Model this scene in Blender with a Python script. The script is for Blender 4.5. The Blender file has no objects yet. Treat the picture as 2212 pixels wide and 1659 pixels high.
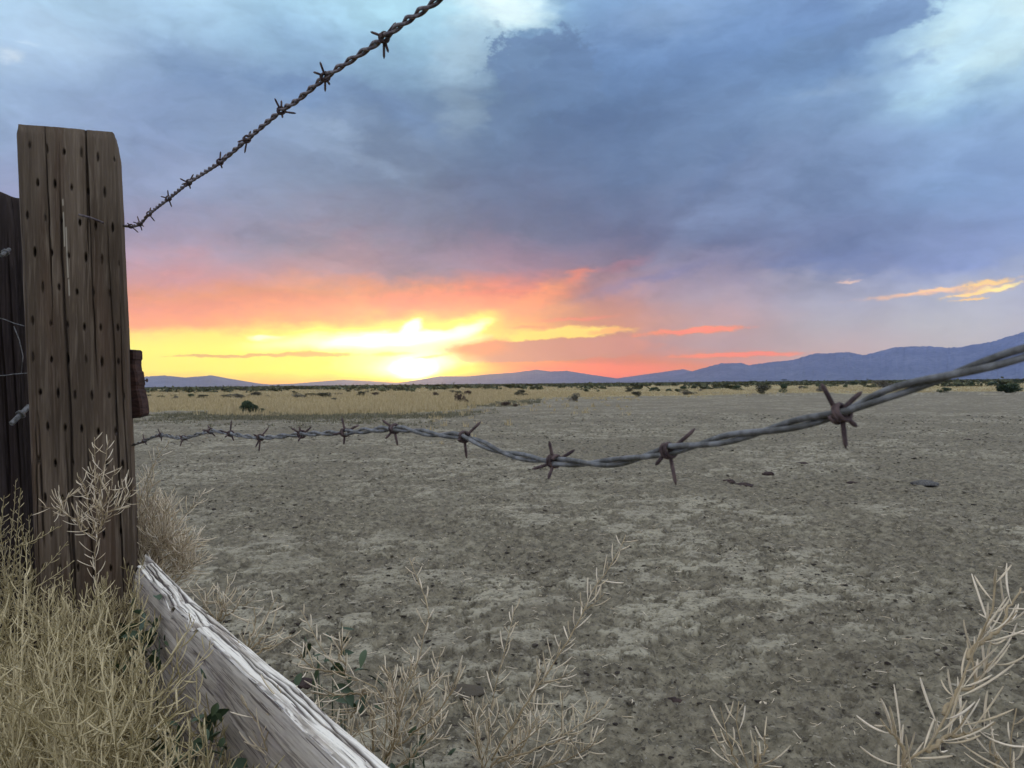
import bpy, bmesh, math, random
import numpy as np
from mathutils import Vector, Matrix

S = bpy.context.scene
COL = S.collection
RAD = math.radians
FOC = 1736.0            # focal length, in the pixel unit the sight lines below were read in
ROLL = RAD(0.55)
CAM = np.array((0.0, 0.0, 1.0))
RIGHT = np.array((math.cos(ROLL), 0.0, -math.sin(ROLL)))
UP = np.array((math.sin(ROLL), 0.0, math.cos(ROLL)))
FWD = np.array((0.0, 1.0, 0.0))


def ray(px, py):
    """sight line surveyed from the picture: a direction in the world"""
    return RIGHT * ((px - 1106.0) / FOC) + UP * ((829.5 - py) / FOC) + FWD


def at(px, py, Y):
    d = ray(px, py)
    return CAM + d * (Y / d[1])


def on_ground(px, py, z=0.0):
    d = ray(px, py)
    return CAM + d * ((z - CAM[2]) / d[2])


def on_plane(px, py, p0, n):
    d = ray(px, py)
    return CAM + d * (np.dot(p0 - CAM, n) / np.dot(d, n))


def azel(px, py):
    d = ray(px, py)
    d = d / np.linalg.norm(d)
    return math.degrees(math.atan2(d[0], d[1])), math.degrees(math.asin(d[2]))


def lin(c):
    return tuple((v / 255 / 12.92) if v / 255 <= 0.04045 else ((v / 255 + 0.055) / 1.055) ** 2.4 for v in c)


# ------------------------------------------------------------------ noise
def _hash(ix, iy, seed):
    with np.errstate(over='ignore'):
        h = (ix.astype(np.int64) * 374761393 + iy.astype(np.int64) * 668265263 + seed * 974711) & 0xffffffff
        h = ((h ^ (h >> 13)) * 1274126177) & 0xffffffff
        h = (h ^ (h >> 16)) & 0xffff
    return h / 65535.0


def vnoise(x, y, seed=0):
    x = np.asarray(x, float); y = np.asarray(y, float)
    ix = np.floor(x); iy = np.floor(y)
    fx = x - ix; fy = y - iy
    fx = fx * fx * (3 - 2 * fx); fy = fy * fy * (3 - 2 * fy)
    a = _hash(ix, iy, seed); b = _hash(ix + 1, iy, seed)
    c = _hash(ix, iy + 1, seed); d = _hash(ix + 1, iy + 1, seed)
    return (a * (1 - fx) + b * fx) * (1 - fy) + (c * (1 - fx) + d * fx) * fy


def fbm(x, y, octv=4, seed=0, gain=0.5, lac=2.03):
    s = 0.0; a = 1.0; t = 0.0
    for i in range(octv):
        s = s + a * vnoise(x, y, seed + i * 17); t += a
        x = x * lac + 13.7; y = y * lac - 7.3; a *= gain
    return s / t


def sstep(a, b, x):
    t = np.clip((x - a) / (b - a), 0, 1)
    return t * t * (3 - 2 * t)


# ------------------------------------------------------------------ objects
def mesh_np(name, verts, faces, mat=None, parent=None, smooth=True, attr=None):
    """verts (N,3); faces an (M,k) array or a list of such arrays"""
    verts = np.asarray(verts, np.float32)
    if not isinstance(faces, (list, tuple)):
        faces = [faces]
    faces = [np.asarray(f, np.int32) for f in faces if len(f)]
    me = bpy.data.meshes.new(name)
    me.vertices.add(len(verts)); me.vertices.foreach_set('co', verts.ravel())
    loops = np.concatenate([f.ravel() for f in faces])
    tot = np.concatenate([np.full(len(f), f.shape[1], np.int32) for f in faces])
    start = np.concatenate(([0], np.cumsum(tot)[:-1])).astype(np.int32)
    me.loops.add(len(loops)); me.loops.foreach_set('vertex_index', loops)
    me.polygons.add(len(tot)); me.polygons.foreach_set('loop_start', start)
    me.polygons.foreach_set('use_smooth', np.full(len(tot), smooth, bool))
    me.update(calc_edges=True)
    for k, v in (attr or {}).items():
        a = me.attributes.new(k, 'FLOAT', 'POINT'); a.data.foreach_set('value', np.asarray(v, np.float32))
    if mat: me.materials.append(mat)
    o = bpy.data.objects.new(name, me); COL.objects.link(o)
    if parent: o.parent = parent
    return o


def empty(name, loc=(0, 0, 0)):
    o = bpy.data.objects.new(name, None); COL.objects.link(o)
    o.empty_display_size = 0.05; o.location = loc
    return o


def tag(o, label=None, cat=None, group=None, kind=None):
    for k, v in (('label', label), ('category', cat), ('group', group), ('kind', kind)):
        if v: o[k] = v
    return o


def nrm(a):
    return a / np.maximum(np.linalg.norm(a, axis=-1, keepdims=True), 1e-9)


def tubes(P, R, sides=4, cap=True):
    """P (N,K,3) centre lines, R (N,K) radii -> verts, [quads, caps]"""
    P = np.asarray(P, float); R = np.asarray(R, float)
    N, K, _ = P.shape
    T = nrm(np.gradient(P, axis=1))
    ref = np.zeros_like(T[:, :1]); m = nrm(P[:, -1:] - P[:, :1] + 1e-9)
    ref[..., 0] = (np.abs(m[..., 0]) < 0.7); ref[..., 2] = 1 - ref[..., 0]
    ref = np.broadcast_to(ref, T.shape)
    A = nrm(np.cross(T, ref)); B = np.cross(T, A)
    ang = np.arange(sides) * 2 * math.pi / sides
    V = P[:, :, None] + R[:, :, None, None] * (A[:, :, None] * np.cos(ang)[:, None] + B[:, :, None] * np.sin(ang)[:, None])
    idx = np.arange(N * K * sides).reshape(N, K, sides)
    q = np.stack((idx[:, :-1], np.roll(idx, -1, 2)[:, :-1], np.roll(idx, -1, 2)[:, 1:], idx[:, 1:]), -1).reshape(-1, 4)
    f = [q]
    if cap:
        f.append(idx[:, -1]); f.append(idx[:, 0, ::-1])
    return V.reshape(-1, 3), f


class Bag:
    def __init__(self):
        self.v = []; self.f = {}; self.n = 0; self.a = {}

    def add(self, v, faces, **attr):
        if not isinstance(faces, (list, tuple)): faces = [faces]
        for f in faces:
            if len(f): self.f.setdefault(f.shape[1], []).append(np.asarray(f) + self.n)
        self.v.append(np.asarray(v)); self.n += len(v)
        for k, x in attr.items():
            self.a.setdefault(k, []).append(np.broadcast_to(np.asarray(x, float), (len(v),)))

    def build(self, name, mat, parent=None, smooth=True, origin=None):
        v = np.concatenate(self.v)
        if origin is not None: v = v - np.asarray(origin)
        return mesh_np(name, v, [np.concatenate(f) for f in self.f.values()], mat, parent, smooth,
                       {k: np.concatenate(x) for k, x in self.a.items()})


# ------------------------------------------------------------------ node helper
class NT:
    def __init__(self, tree):
        self.t = tree; self.t.nodes.clear()

    def n(self, typ, **kw):
        nd = self.t.nodes.new(typ)
        for k, v in kw.items():
            if k.startswith('i_'):
                key = k[2:]; key = int(key) if key.isdigit() else key.replace('_', ' ')
                self.put(nd.inputs[key], v)
            else:
                setattr(nd, k, v)
        return nd

    def put(self, sock, v):
        if isinstance(v, bpy.types.NodeSocket): self.t.links.new(v, sock)
        else: sock.default_value = v

    def m(self, op, a, b=None, c=None, clamp=False):
        nd = self.n('ShaderNodeMath', operation=op, use_clamp=clamp)
        for i, v in enumerate((a, b, c)):
            if v is not None: self.put(nd.inputs[i], v)
        return nd.outputs[0]

    def vm(self, op, a, b=None, scale=None):
        nd = self.n('ShaderNodeVectorMath', operation=op)
        self.put(nd.inputs[0], a)
        if b is not None: self.put(nd.inputs[1], b)
        if scale is not None: self.put(nd.inputs['Scale'], scale)
        return nd.outputs['Value'] if op in ('LENGTH', 'DOT_PRODUCT') else nd.outputs[0]

    def noise(self, vec, scale, detail=3.0, rough=0.5, out='Fac', dist=0.0, lac=2.0):
        nd = self.n('ShaderNodeTexNoise')
        self.put(nd.inputs['Vector'], vec); self.put(nd.inputs['Scale'], scale)
        self.put(nd.inputs['Detail'], detail); self.put(nd.inputs['Roughness'], rough)
        self.put(nd.inputs['Lacunarity'], lac); self.put(nd.inputs['Distortion'], dist)
        return nd.outputs[out]

    def rng(self, v, a, b, c=0.0, d=1.0, typ='LINEAR'):
        nd = self.n('ShaderNodeMapRange', interpolation_type=typ)
        for i, x in enumerate((v, a, b, c, d)): self.put(nd.inputs[i], x)
        return nd.outputs[0]

    def mix(self, f, a, b, blend='MIX'):
        nd = self.n('ShaderNodeMix', data_type='RGBA', blend_type=blend)
        self.put(nd.inputs[0], f)
        for s, v in ((nd.inputs[6], a), (nd.inputs[7], b)):
            self.put(s, v if isinstance(v, bpy.types.NodeSocket) else (*v[:3], 1.0))
        return nd.outputs[2]

    def ramp(self, f, stops, interp='LINEAR'):
        nd = self.n('ShaderNodeValToRGB'); cr = nd.color_ramp; cr.interpolation = interp
        while len(cr.elements) > 1: cr.elements.remove(cr.elements[-1])
        for i, (p, c) in enumerate(stops):
            e = cr.elements[0] if i == 0 else cr.elements.new(p)
            e.position = p; e.color = (*c[:3], 1.0)
        self.put(nd.inputs[0], f)
        return nd.outputs[0]

    def xyz(self, x, y, z):
        nd = self.n('ShaderNodeCombineXYZ')
        for i, v in enumerate((x, y, z)): self.put(nd.inputs[i], v)
        return nd.outputs[0]


def material(name):
    m = bpy.data.materials.new(name); m.use_nodes = True
    return m, NT(m.node_tree)


def finish(nt, base, rough=0.85, normal=None, spec=0.3, **kw):
    b = nt.n('ShaderNodeBsdfPrincipled')
    nt.put(b.inputs['Base Color'], base if isinstance(base, bpy.types.NodeSocket) else (*base, 1.0))
    nt.put(b.inputs['Roughness'], rough); nt.put(b.inputs['Specular IOR Level'], spec)
    for k, v in kw.items(): nt.put(b.inputs[k.replace('_', ' ')], v)
    if normal is not None: nt.put(b.inputs['Normal'], normal)
    o = nt.n('ShaderNodeOutputMaterial'); nt.t.links.new(b.outputs[0], o.inputs['Surface'])
    return b


def bump(nt, h, strength=0.5, dist=0.01):
    nd = nt.n('ShaderNodeBump'); nt.put(nd.inputs['Height'], h)
    nd.inputs['Strength'].default_value = strength; nd.inputs['Distance'].default_value = dist
    return nd.outputs[0]


# ------------------------------------------------------------------ camera
cam = bpy.data.objects.new('camera', bpy.data.cameras.new('camera')); COL.objects.link(cam)
M = Matrix.Identity(4)
for i in range(3):
    M[i][0] = RIGHT[i]; M[i][1] = UP[i]; M[i][2] = -FWD[i]; M[i][3] = CAM[i]
cam.matrix_world = M
cam.data.sensor_width = 36.0; cam.data.lens = 36.0 * FOC / 2212.0
cam.data.clip_start = 0.02; cam.data.clip_end = 60000.0
cam.data.dof.use_dof = True; cam.data.dof.focus_distance = 1.7; cam.data.dof.aperture_fstop = 26.0
S.camera = cam
S.view_settings.view_transform = 'Standard'; S.view_settings.look = 'None'
S.view_settings.exposure = 0.0; S.view_settings.gamma = 1.0
HAZE = 8.5e-5
BOX = 10600.0
BOX_TOP = 1000.0
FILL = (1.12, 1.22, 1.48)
AIRCOL = (0.40, 0.53, 1.0)
AIRTINT = (0.22, 0.25, 0.40)
# ================================================================== SKY
SUN_AZ, SUN_EL = azel(893, 792)
W = bpy.data.worlds.new('World'); S.world = W; W.use_nodes = True
nt = NT(W.node_tree)
tc = nt.n('ShaderNodeTexCoord').outputs['Generated']
sep = nt.n('ShaderNodeSeparateXYZ', i_0=tc)
sx, sy, sz = sep.outputs
AZ = nt.m('MULTIPLY', nt.m('ARCTAN2', sx, sy), 57.29578)
EL = nt.m('MULTIPLY', nt.m('ARCSINE', sz), 57.29578)
flat = nt.vm('MULTIPLY', tc, (1.0, 1.0, 2.2))
lowf = nt.vm('SUBTRACT', nt.noise(flat, 7.0, 4.0, 0.55, 'Color'), (0.5, 0.5, 0.5))
higf = nt.vm('SUBTRACT', nt.noise(flat, 34.0, 5.0, 0.6, 'Color'), (0.5, 0.5, 0.5))
amp = nt.rng(EL, 0.5, 10.0, 0.10, 1.0)
AE = nt.xyz(AZ, EL, 0.0)
big = nt.vm('MULTIPLY', nt.vm('SCALE', lowf, scale=nt.m('MULTIPLY', amp, 7.0)), (1.0, 0.75, 0.0))
fine = nt.vm('MULTIPLY', nt.vm('SCALE', higf, scale=nt.m('MULTIPLY_ADD', amp, 1.7, 0.5)), (1.0, 0.6, 0.0))
Pbase = nt.vm('ADD', AE, nt.vm('ADD', big, fine))                 # strongly stirred
Pmid = nt.vm('ADD', AE, nt.vm('ADD', nt.vm('SCALE', big, scale=0.45), nt.vm('SCALE', fine, scale=1.5)))
Pfine = nt.vm('ADD', AE, fine)                                     # only ragged edges

ELMAX = 60.0
def el_pos(px, py): return min(max((azel(px, py)[1] + 2.0) / (ELMAX + 2.0), 0.0), 1.0)

# colour of the cloud deck by height, read along bearings (picture column: [(row, colour)...])
cols = {
    -60: [(-700, (150,180,205)), (0, (165,205,232)), (100, (165,198,226)), (200, (150,183,217)), (300, (140,165,200)), (450, (150,155,190)), (560, (190,155,165)), (650, (235,155,130)), (705, (250,165,110)), (722, (255,225,95)), (780, (255,240,110)), (830, (255,215,90))],
    150: [(-700, (150,180,205)), (0, (165,207,234)), (100, (160,195,226)), (200, (146,178,215)), (300, (138,163,200)), (450, (148,155,190)), (560, (185,152,165)), (650, (230,152,118)), (698, (253,170,108)), (718, (255,222,90)), (750, (255,246,115)), (800, (255,238,105)), (832, (255,200,80))],
    400: [(-700, (140,170,200)), (0, (165,212,240)), (100, (142,180,217)), (170, (126,160,202)), (300, (130,155,195)), (420, (140,155,190)), (520, (165,150,172)), (600, (205,152,155)), (660, (238,155,110)), (698, (255,172,104)), (718, (255,228,92)), (750, (255,248,122)), (800, (255,240,105)), (832, (255,195,80))],
    650: [(-700, (140,170,200)), (0, (163,218,245)), (90, (142,190,224)), (165, (116,152,195)), (250, (130,160,197)), (400, (124,146,178)), (500, (138,140,166)), (590, (180,148,158)), (650, (234,153,112)), (690, (255,172,96)), (714, (255,238,105)), (740, (255,252,190)), (770, (255,240,120)), (800, (255,248,130)), (832, (255,190,75))],
    900: [(-700, (140,170,200)), (0, (168,228,248)), (90, (150,205,233)), (190, (116,152,190)), (300, (122,152,188)), (400, (114,140,174)), (500, (118,130,162)), (590, (142,130,156)), (645, (230,140,102)), (676, (255,178,85)), (700, (255,240,120)), (740, (255,255,220)), (800, (255,252,190)), (832, (255,185,70))],
    1100: [(-700, (140,170,200)), (0, (170,228,246)), (90, (140,185,215)), (200, (110,146,184)), (300, (106,138,178)), (400, (104,130,170)), (500, (112,126,162)), (590, (150,130,152)), (640, (225,135,120)), (690, (254,182,98)), (715, (255,210,95)), (745, (235,150,110)), (790, (255,170,95)), (832, (255,150,80))],
    1300: [(-700, (140,170,200)), (0, (125,172,220)), (90, (106,146,198)), (200, (100,136,184)), (300, (98,130,177)), (400, (106,130,170)), (500, (118,128,164)), (580, (146,137,158)), (650, (178,143,147)), (700, (206,151,136)), (750, (190,145,145)), (800, (240,140,112)), (832, (245,140,110))],
    1550: [(-700, (140,170,200)), (0, (122,165,218)), (100, (108,148,202)), (200, (114,152,202)), (300, (118,150,194)), (400, (120,142,182)), (500, (124,136,172)), (600, (156,150,168)), (650, (172,160,170)), (700, (190,164,164)), (750, (186,165,168)), (790, (225,155,140)), (820, (220,160,150))],
    1800: [(-700, (140,170,200)), (0, (112,150,204)), (100, (108,150,205)), (200, (130,170,216)), (300, (130,162,206)), (400, (126,152,194)), (490, (124,142,182)), (570, (126,140,172)), (620, (164,165,178)), (700, (182,177,180)), (770, (198,176,172)), (820, (200,170,165))],
    2080: [(-700, (140,170,200)), (0, (165,212,232)), (100, (176,220,238)), (190, (158,204,230)), (280, (136,172,214)), (380, (126,158,202)), (480, (128,148,188)), (570, (140,152,186)), (620, (176,178,186)), (700, (190,187,184)), (780, (196,186,180))],
    2300: [(-700, (145,175,205)), (0, (180,222,232)), (110, (185,225,238)), (200, (158,204,230)), (300, (136,170,212)), (420, (130,156,200)), (520, (140,158,192)), (600, (170,175,186)), (700, (185,180,178)), (780, (190,180,175))],
}
elv = nt.n('ShaderNodeSeparateXYZ', i_0=Pbase)
elm = nt.n('ShaderNodeSeparateXYZ', i_0=Pmid)
BAZ, BEL = elv.outputs[0], elv.outputs[1]
fac = nt.rng(BEL, -2.0, ELMAX, 0.0, 1.0)
res = None; prev = None
def grey(c, y, dim=0.0):
    k = 0.29 * min(max((600 - y) / 120, 0), 1); g = 0.3 * c[0] + 0.55 * c[1] + 0.15 * c[2]
    d = 1.0 - 0.07 * dim
    return tuple((v * (1 - k) + g * k) * d for v in c)
def column(stops): return nt.ramp(fac, stops)
for px in sorted(cols):
    st = sorted((el_pos(px, y), lin(grey(c, y, float(800 < px < 1900 and 150 < y < 585)))) for y, c in cols[px])
    c = column(st); az = azel(px, 600)[0]
    res = c if res is None else nt.mix(nt.rng(BAZ, prev, az, typ='SMOOTHSTEP'), res, c)
    prev = az
# the sky away from the sunset: paler, evenly lit cloud
side = column([(0.0, lin((176,176,184))), (0.1, lin((170,178,194))), (0.3, lin((176,198,222))), (0.6, lin((180,204,228))), (1.0, lin((160,190,215)))])
res = nt.mix(nt.rng(nt.m('ABSOLUTE', BAZ), 36.0, 70.0, typ='SMOOTHSTEP'), res, side)
# soft lumps and streaks in the deck
lump = nt.noise(nt.vm('ADD', flat, nt.vm('SCALE', lowf, scale=0.25)), 11.0, 6.0, 0.56)
lumpf = nt.rng(lump, 0.3, 0.7, 0.86, 1.14)
lumpf = nt.m('ADD', 1.0, nt.m('MULTIPLY', nt.m('SUBTRACT', lumpf, 1.0), nt.rng(EL, 1.0, 7.0, 0.15, 1.0)))

def blob(px, py, rx, ry, rot, col, op=1.0, inner=0.0, gain=1.0, P='mid', ragged=0.0):
    """a cloud, gap or streak at a bearing: soft ellipse on the sky"""
    global res
    a, e = azel(px, py); a2, _ = azel(px + 10, py); _, e2 = azel(px, py - 10)
    ka = abs(a2 - a) / 10; ke = abs(e2 - e) / 10
    src = {'base': Pbase, 'mid': Pmid, 'fine': Pfine}[P]
    c_, s_ = math.cos(RAD(rot)), math.sin(RAD(rot)); ra, rb = rx * ka, ry * ke
    u = nt.m('SUBTRACT', nt.vm('DOT_PRODUCT', src, (c_ / ra, s_ / ra, 0)), (a * c_ + e * s_) / ra)
    v = nt.m('SUBTRACT', nt.vm('DOT_PRODUCT', src, (-s_ / rb, c_ / rb, 0)), (-a * s_ + e * c_) / rb)
    d = nt.m('SQRT', nt.m('MULTIPLY_ADD', u, u, nt.m('MULTIPLY', v, v)))
    if ragged: d = nt.m('ADD', d, nt.m('MULTIPLY', nt.m('SUBTRACT', RAG, 0.5), ragged))
    f = nt.rng(d, 1.0, inner, 0.0, op, 'SMOOTHSTEP')
    c = tuple(v * gain for v in lin(grey(col, py)))
    res = nt.mix(f, res, c)
RAG = nt.noise(nt.vm('MULTIPLY', tc, (1, 1, 1.3)), 48.0, 7.0, 0.68)

# --- openings and cloud masses high up
blob(1085, 10, 150, 85, 0, (222,252,252), 0.95, 0.15, 1.05)
blob(1010, 110, 120, 110, 40, (172,210,228), 0.7, 0.0)
blob(1010, 235, 75, 90, 0, (148,178,198), 0.5, 0.0)
blob(100, 60, 130, 60, -20, (172,206,232), 0.5, 0.0)
blob(20, 120, 40, 22, 0, (205,222,232), 0.7, 0.0, P='fine')
blob(60, 90, 40, 8, 0, (190,215,235), 0.6, 0.0, P='fine')
blob(420, 150, 190, 60, -22, (118,152,198), 0.5, 0.0)
blob(620, 185, 150, 40, -10, (110,146,192), 0.8, 0.2)
blob(860, 230, 170, 50, -24, (108,142,186), 0.75, 0.1)
blob(720, 275, 150, 24, -14, (146,176,208), 0.6, 0.0)
blob(760, 330, 190, 30, -20, (138,165,196), 0.5, 0.0)
blob(715, 122, 36, 14, 8, (128,166,205), 0.7, 0.1, P='fine', ragged=1.0)
blob(1330, 300, 330, 170, 10, (100,130,172), 0.6, 0.1)
blob(1190, 155, 140, 100, -10, (100,134,178), 0.9, 0.72, ragged=1.7)
blob(1115, 130, 95, 36, 10, (106,142,184), 0.85, 0.7, P='fine', ragged=2.2)
blob(1110, 240, 90, 60, 60, (102,134,174), 0.75, 0.5, ragged=1.8)
blob(1076, 57, 26, 16, 0, (140,182,208), 0.75, 0.0, P='fine', ragged=1.6)
blob(1150, 68, 60, 16, 10, (112,156,198), 0.8, 0.3, P='fine', ragged=1.8)
blob(963, 134, 17, 15, 0, (146,184,210), 0.7, 0.0, P='fine', ragged=1.6)
blob(1430, 40, 230, 70, 4, (138,174,214), 0.5, 0.0)
blob(2060, 60, 150, 70, 28, (196,236,242), 0.85, 0.0)
blob(2150, 120, 170, 70, 18, (196,236,242), 0.9, 0.1)
blob(2200, 10, 120, 60, 0, (205,242,244), 0.8, 0.1)
blob(2010, 195, 120, 34, 12, (164,210,232), 0.75, 0.1)
blob(1900, 50, 200, 48, 14, (112,148,196), 0.92, 0.55, ragged=1.1)
blob(1760, 110, 190, 60, 12, (110,146,190), 0.75, 0.2)
blob(1960, 128, 95, 28, 8, (124,162,206), 0.7, 0.0, ragged=0.9)
blob(1800, 190, 170, 26, 6, (146,178,210), 0.4, 0.0)
blob(2060, 260, 120, 40, 5, (122,164,206), 0.6, 0.0)
blob(1600, 420, 300, 60, 33, (126,152,196), 0.5, 0.0)
blob(1560, 350, 170, 40, 40, (104,134,182), 0.4, 0.0)
blob(1790, 572, 230, 40, -4, (124,136,170), 0.75, 0.1)
blob(1530, 560, 150, 26, 18, (146,146,174), 0.5, 0.0)
blob(930, 590, 180, 42, -8, (124,124,150), 0.6, 0.0)
blob(1400, 610, 260, 20, 14, (128,132,168), 0.5, 0.0)
# --- the light under the deck
blob(850, 655, 190, 36, 8, (242,146,112), 0.4, 0.0)
blob(1150, 648, 165, 34, 22, (252,166,116), 0.75, 0.0)
blob(1245, 600, 60, 20, 15, (232,142,122), 0.7, 0.0)
blob(1340, 575, 110, 24, 16, (190,138,150), 0.5, 0.0)
blob(1010, 705, 110, 32, 16, (255,240,130), 0.95, 0.1, 1.1, 'fine')
blob(1010, 712, 75, 18, 18, (255,255,215), 0.95, 0.1, 1.4, 'fine')
blob(890, 700, 70, 34, 20, (255,225,110), 0.8, 0.1, 1.0, 'fine')
blob(840, 735, 330, 28, 1, (255,255,205), 0.9, 0.1, 1.2, 'fine')
blob(850, 732, 200, 20, 4, (255,255,240), 1.0, 0.2, 1.6, 'fine')
blob(885, 712, 45, 26, 40, (255,255,235), 1.0, 0.2, 1.5, 'fine')
blob(570, 728, 60, 8, 2, (255,255,225), 0.8, 0.0, 1.1, 'fine')
blob(1210, 722, 160, 19, 3, (255,226,105), 0.95, 0.55, 1.0, 'fine', 0.9)
blob(1180, 756, 260, 27, 2, (204,152,146), 1.0, 0.8, 1.0, 'fine', 0.5)
blob(1030, 752, 110, 26, 4, (238,150,108), 0.8, 0.0, 1.0, 'fine')
blob(1150, 705, 60, 6, 0, (235,165,110), 0.8, 0.2, 1.0, 'fine', 0.8)
blob(1310, 716, 55, 10, 4, (255,190,100), 0.9, 0.3, 1.0, 'fine', 1.6)
blob(1240, 688, 130, 8, 2, (244,145,112), 0.6, 0.0, 1.0, 'fine')
blob(1150, 800, 420, 22, 0, (255,150,104), 0.85, 0.2, 1.0, 'fine')
blob(980, 800, 170, 22, 0, (255,222,95), 0.85, 0.1, 1.0, 'fine')
blob(540, 768, 225, 4.5, 0.8, (226,180,88), 0.9, 0.5, 1.0, 'fine', 0.6)
blob(680, 766, 110, 7, 1.0, (232,190,92), 0.9, 0.4, 1.0, 'fine', 1.0)
blob(845, 765, 70, 7, 3.0, (250,215,95), 0.8, 0.3, 1.0, 'fine', 1.2)
blob(890, 790, 200, 46, 0, (255,252,150), 0.85, 0.0, 1.5, 'fine')
blob(895, 788, 120, 38, 6, (255,255,215), 1.0, 0.0, 1.7, 'fine')
blob(893, 795, 62, 26, 0, (255,250,220), 1.0, 0.0, 5.0, 'fine')
blob(930, 770, 70, 5, 8, (255,230,110), 0.6, 0.2, 1.0, 'fine', 1.2)
blob(1500, 714, 150, 10, 3, (255,152,106), 0.95, 0.3, 1.0, 'fine', 1.1)
blob(1590, 767, 190, 8, 0.5, (252,152,124), 0.95, 0.35, 1.0, 'fine', 0.7)
blob(1700, 800, 140, 14, 0, (226,168,150), 0.5, 0.0, 1.0, 'fine')
blob(2000, 632, 190, 9, 4, (246,196,150), 0.85, 0.1, 1.0, 'fine', 1.1)
blob(2120, 624, 110, 22, 9, (240,196,140), 0.75, 0.0, 1.0, 'fine', 1.6)
blob(2135, 611, 85, 7, 9, (255,210,115), 1.0, 0.2, 1.05, 'fine', 1.3)
blob(2150, 622, 75, 8, 10, (255,232,140), 1.0, 0.2, 1.1, 'fine', 1.3)
blob(2095, 634, 85, 6, 8, (255,214,122), 1.0, 0.2, 1.05, 'fine', 1.3)
blob(2100, 646, 55, 5, 6, (255,208,115), 1.0, 0.2, 1.0, 'fine', 1.3)
blob(2020, 628, 80, 4, 5, (250,206,150), 0.9, 0.2, 1.0, 'fine', 1.0)
blob(1835, 608, 36, 5, 6, (232,198,176), 0.8, 0.1, 1.0, 'fine', 1.0)

res = nt.vm('SCALE', res, scale=lumpf)
# overhead and away from the sunset: unseen sky, brightened as added fill light
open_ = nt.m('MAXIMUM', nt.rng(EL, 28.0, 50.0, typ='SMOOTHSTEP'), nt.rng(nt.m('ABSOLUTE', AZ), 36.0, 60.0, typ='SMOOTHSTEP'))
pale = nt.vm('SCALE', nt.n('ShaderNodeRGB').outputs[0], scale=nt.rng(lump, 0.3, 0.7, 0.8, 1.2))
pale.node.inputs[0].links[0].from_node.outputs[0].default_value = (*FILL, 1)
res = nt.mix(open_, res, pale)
# what the air box in front of it takes away and adds
path = nt.m('MINIMUM', nt.m('DIVIDE', BOX, nt.m('MAXIMUM', nt.m('ABSOLUTE', sx), nt.m('ABSOLUTE', sy))),
            nt.m('DIVIDE', BOX_TOP, nt.m('MAXIMUM', sz, 0.001)))
T = nt.m('EXPONENT', nt.m('MULTIPLY', path, -HAZE))
add = nt.vm('SCALE', AIRTINT, scale=nt.m('SUBTRACT', 1.0, T))
res = nt.vm('SCALE', nt.vm('MAXIMUM', nt.vm('SUBTRACT', res, add), (0.004, 0.004, 0.004)), scale=nt.m('DIVIDE', 1.0, T))

sky = nt.n('ShaderNodeTexSky', sky_type='NISHITA')
sky.sun_disc = False; sky.sun_elevation = RAD(max(SUN_EL, 1.2)); sky.sun_rotation = RAD(SUN_AZ)
sky.altitude = 1300.0; sky.dust_density = 1.0
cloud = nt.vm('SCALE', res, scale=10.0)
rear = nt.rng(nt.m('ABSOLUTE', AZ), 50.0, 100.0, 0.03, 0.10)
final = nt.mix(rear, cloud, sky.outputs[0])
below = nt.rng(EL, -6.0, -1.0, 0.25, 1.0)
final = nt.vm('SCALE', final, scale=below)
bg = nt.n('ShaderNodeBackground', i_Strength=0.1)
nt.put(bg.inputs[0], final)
wo = nt.n('ShaderNodeOutputWorld'); nt.t.links.new(bg.outputs[0], wo.inputs[0])
W.cycles.sampling_method = 'MANUAL'; W.cycles.sample_map_resolution = 512

sun = bpy.data.objects.new('sun', bpy.data.lights.new('sun', 'SUN')); COL.objects.link(sun)
sun.data.energy = 0.4; sun.data.angle = RAD(3.0); sun.data.color = (1.0, 0.42, 0.07)
a, e = RAD(SUN_AZ), RAD(1.6)
sdir = Vector((math.sin(a) * math.cos(e), math.cos(a) * math.cos(e), math.sin(e)))
sun.rotation_euler = (-sdir).to_track_quat('-Z', 'Y').to_euler()
S.cycles.sample_clamp_indirect = 2.5
S.cycles.sample_clamp_direct = 12.0
S.cycles.volume_bounces = 1
S.cycles.max_bounces = 6
S.cycles.use_denoising = True
# ================================================================== HAZE, HILLS, GROUND
mat, nt = material('air')
vol = nt.n('ShaderNodeVolumePrincipled')
vol.inputs['Color'].default_value = (*AIRCOL, 1); vol.inputs['Density'].default_value = HAZE
vol.inputs['Anisotropy'].default_value = 0.85
o = nt.n('ShaderNodeOutputMaterial'); nt.t.links.new(vol.outputs[0], o.inputs['Volume'])
bm = bmesh.new(); bmesh.ops.create_cube(bm, size=1.0)
me = bpy.data.meshes.new('haze'); bm.to_mesh(me); bm.free(); me.materials.append(mat)
haze = bpy.data.objects.new('haze', me); COL.objects.link(haze)
haze.scale = (2 * BOX, 2 * BOX, BOX_TOP + 4); haze.location = (0, 0, BOX_TOP / 2 - 1.0)
tag(haze, kind='stuff')

# ---- hills
mat, nt = material('hill_scrub')
pos = nt.n('ShaderNodeNewGeometry').outputs['Position']
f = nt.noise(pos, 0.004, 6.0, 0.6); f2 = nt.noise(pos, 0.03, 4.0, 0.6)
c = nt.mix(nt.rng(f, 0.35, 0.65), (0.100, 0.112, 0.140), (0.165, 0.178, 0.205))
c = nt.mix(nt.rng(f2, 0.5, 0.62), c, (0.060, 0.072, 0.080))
finish(nt, c, 0.95, spec=0.0)
HILL = mat

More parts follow.
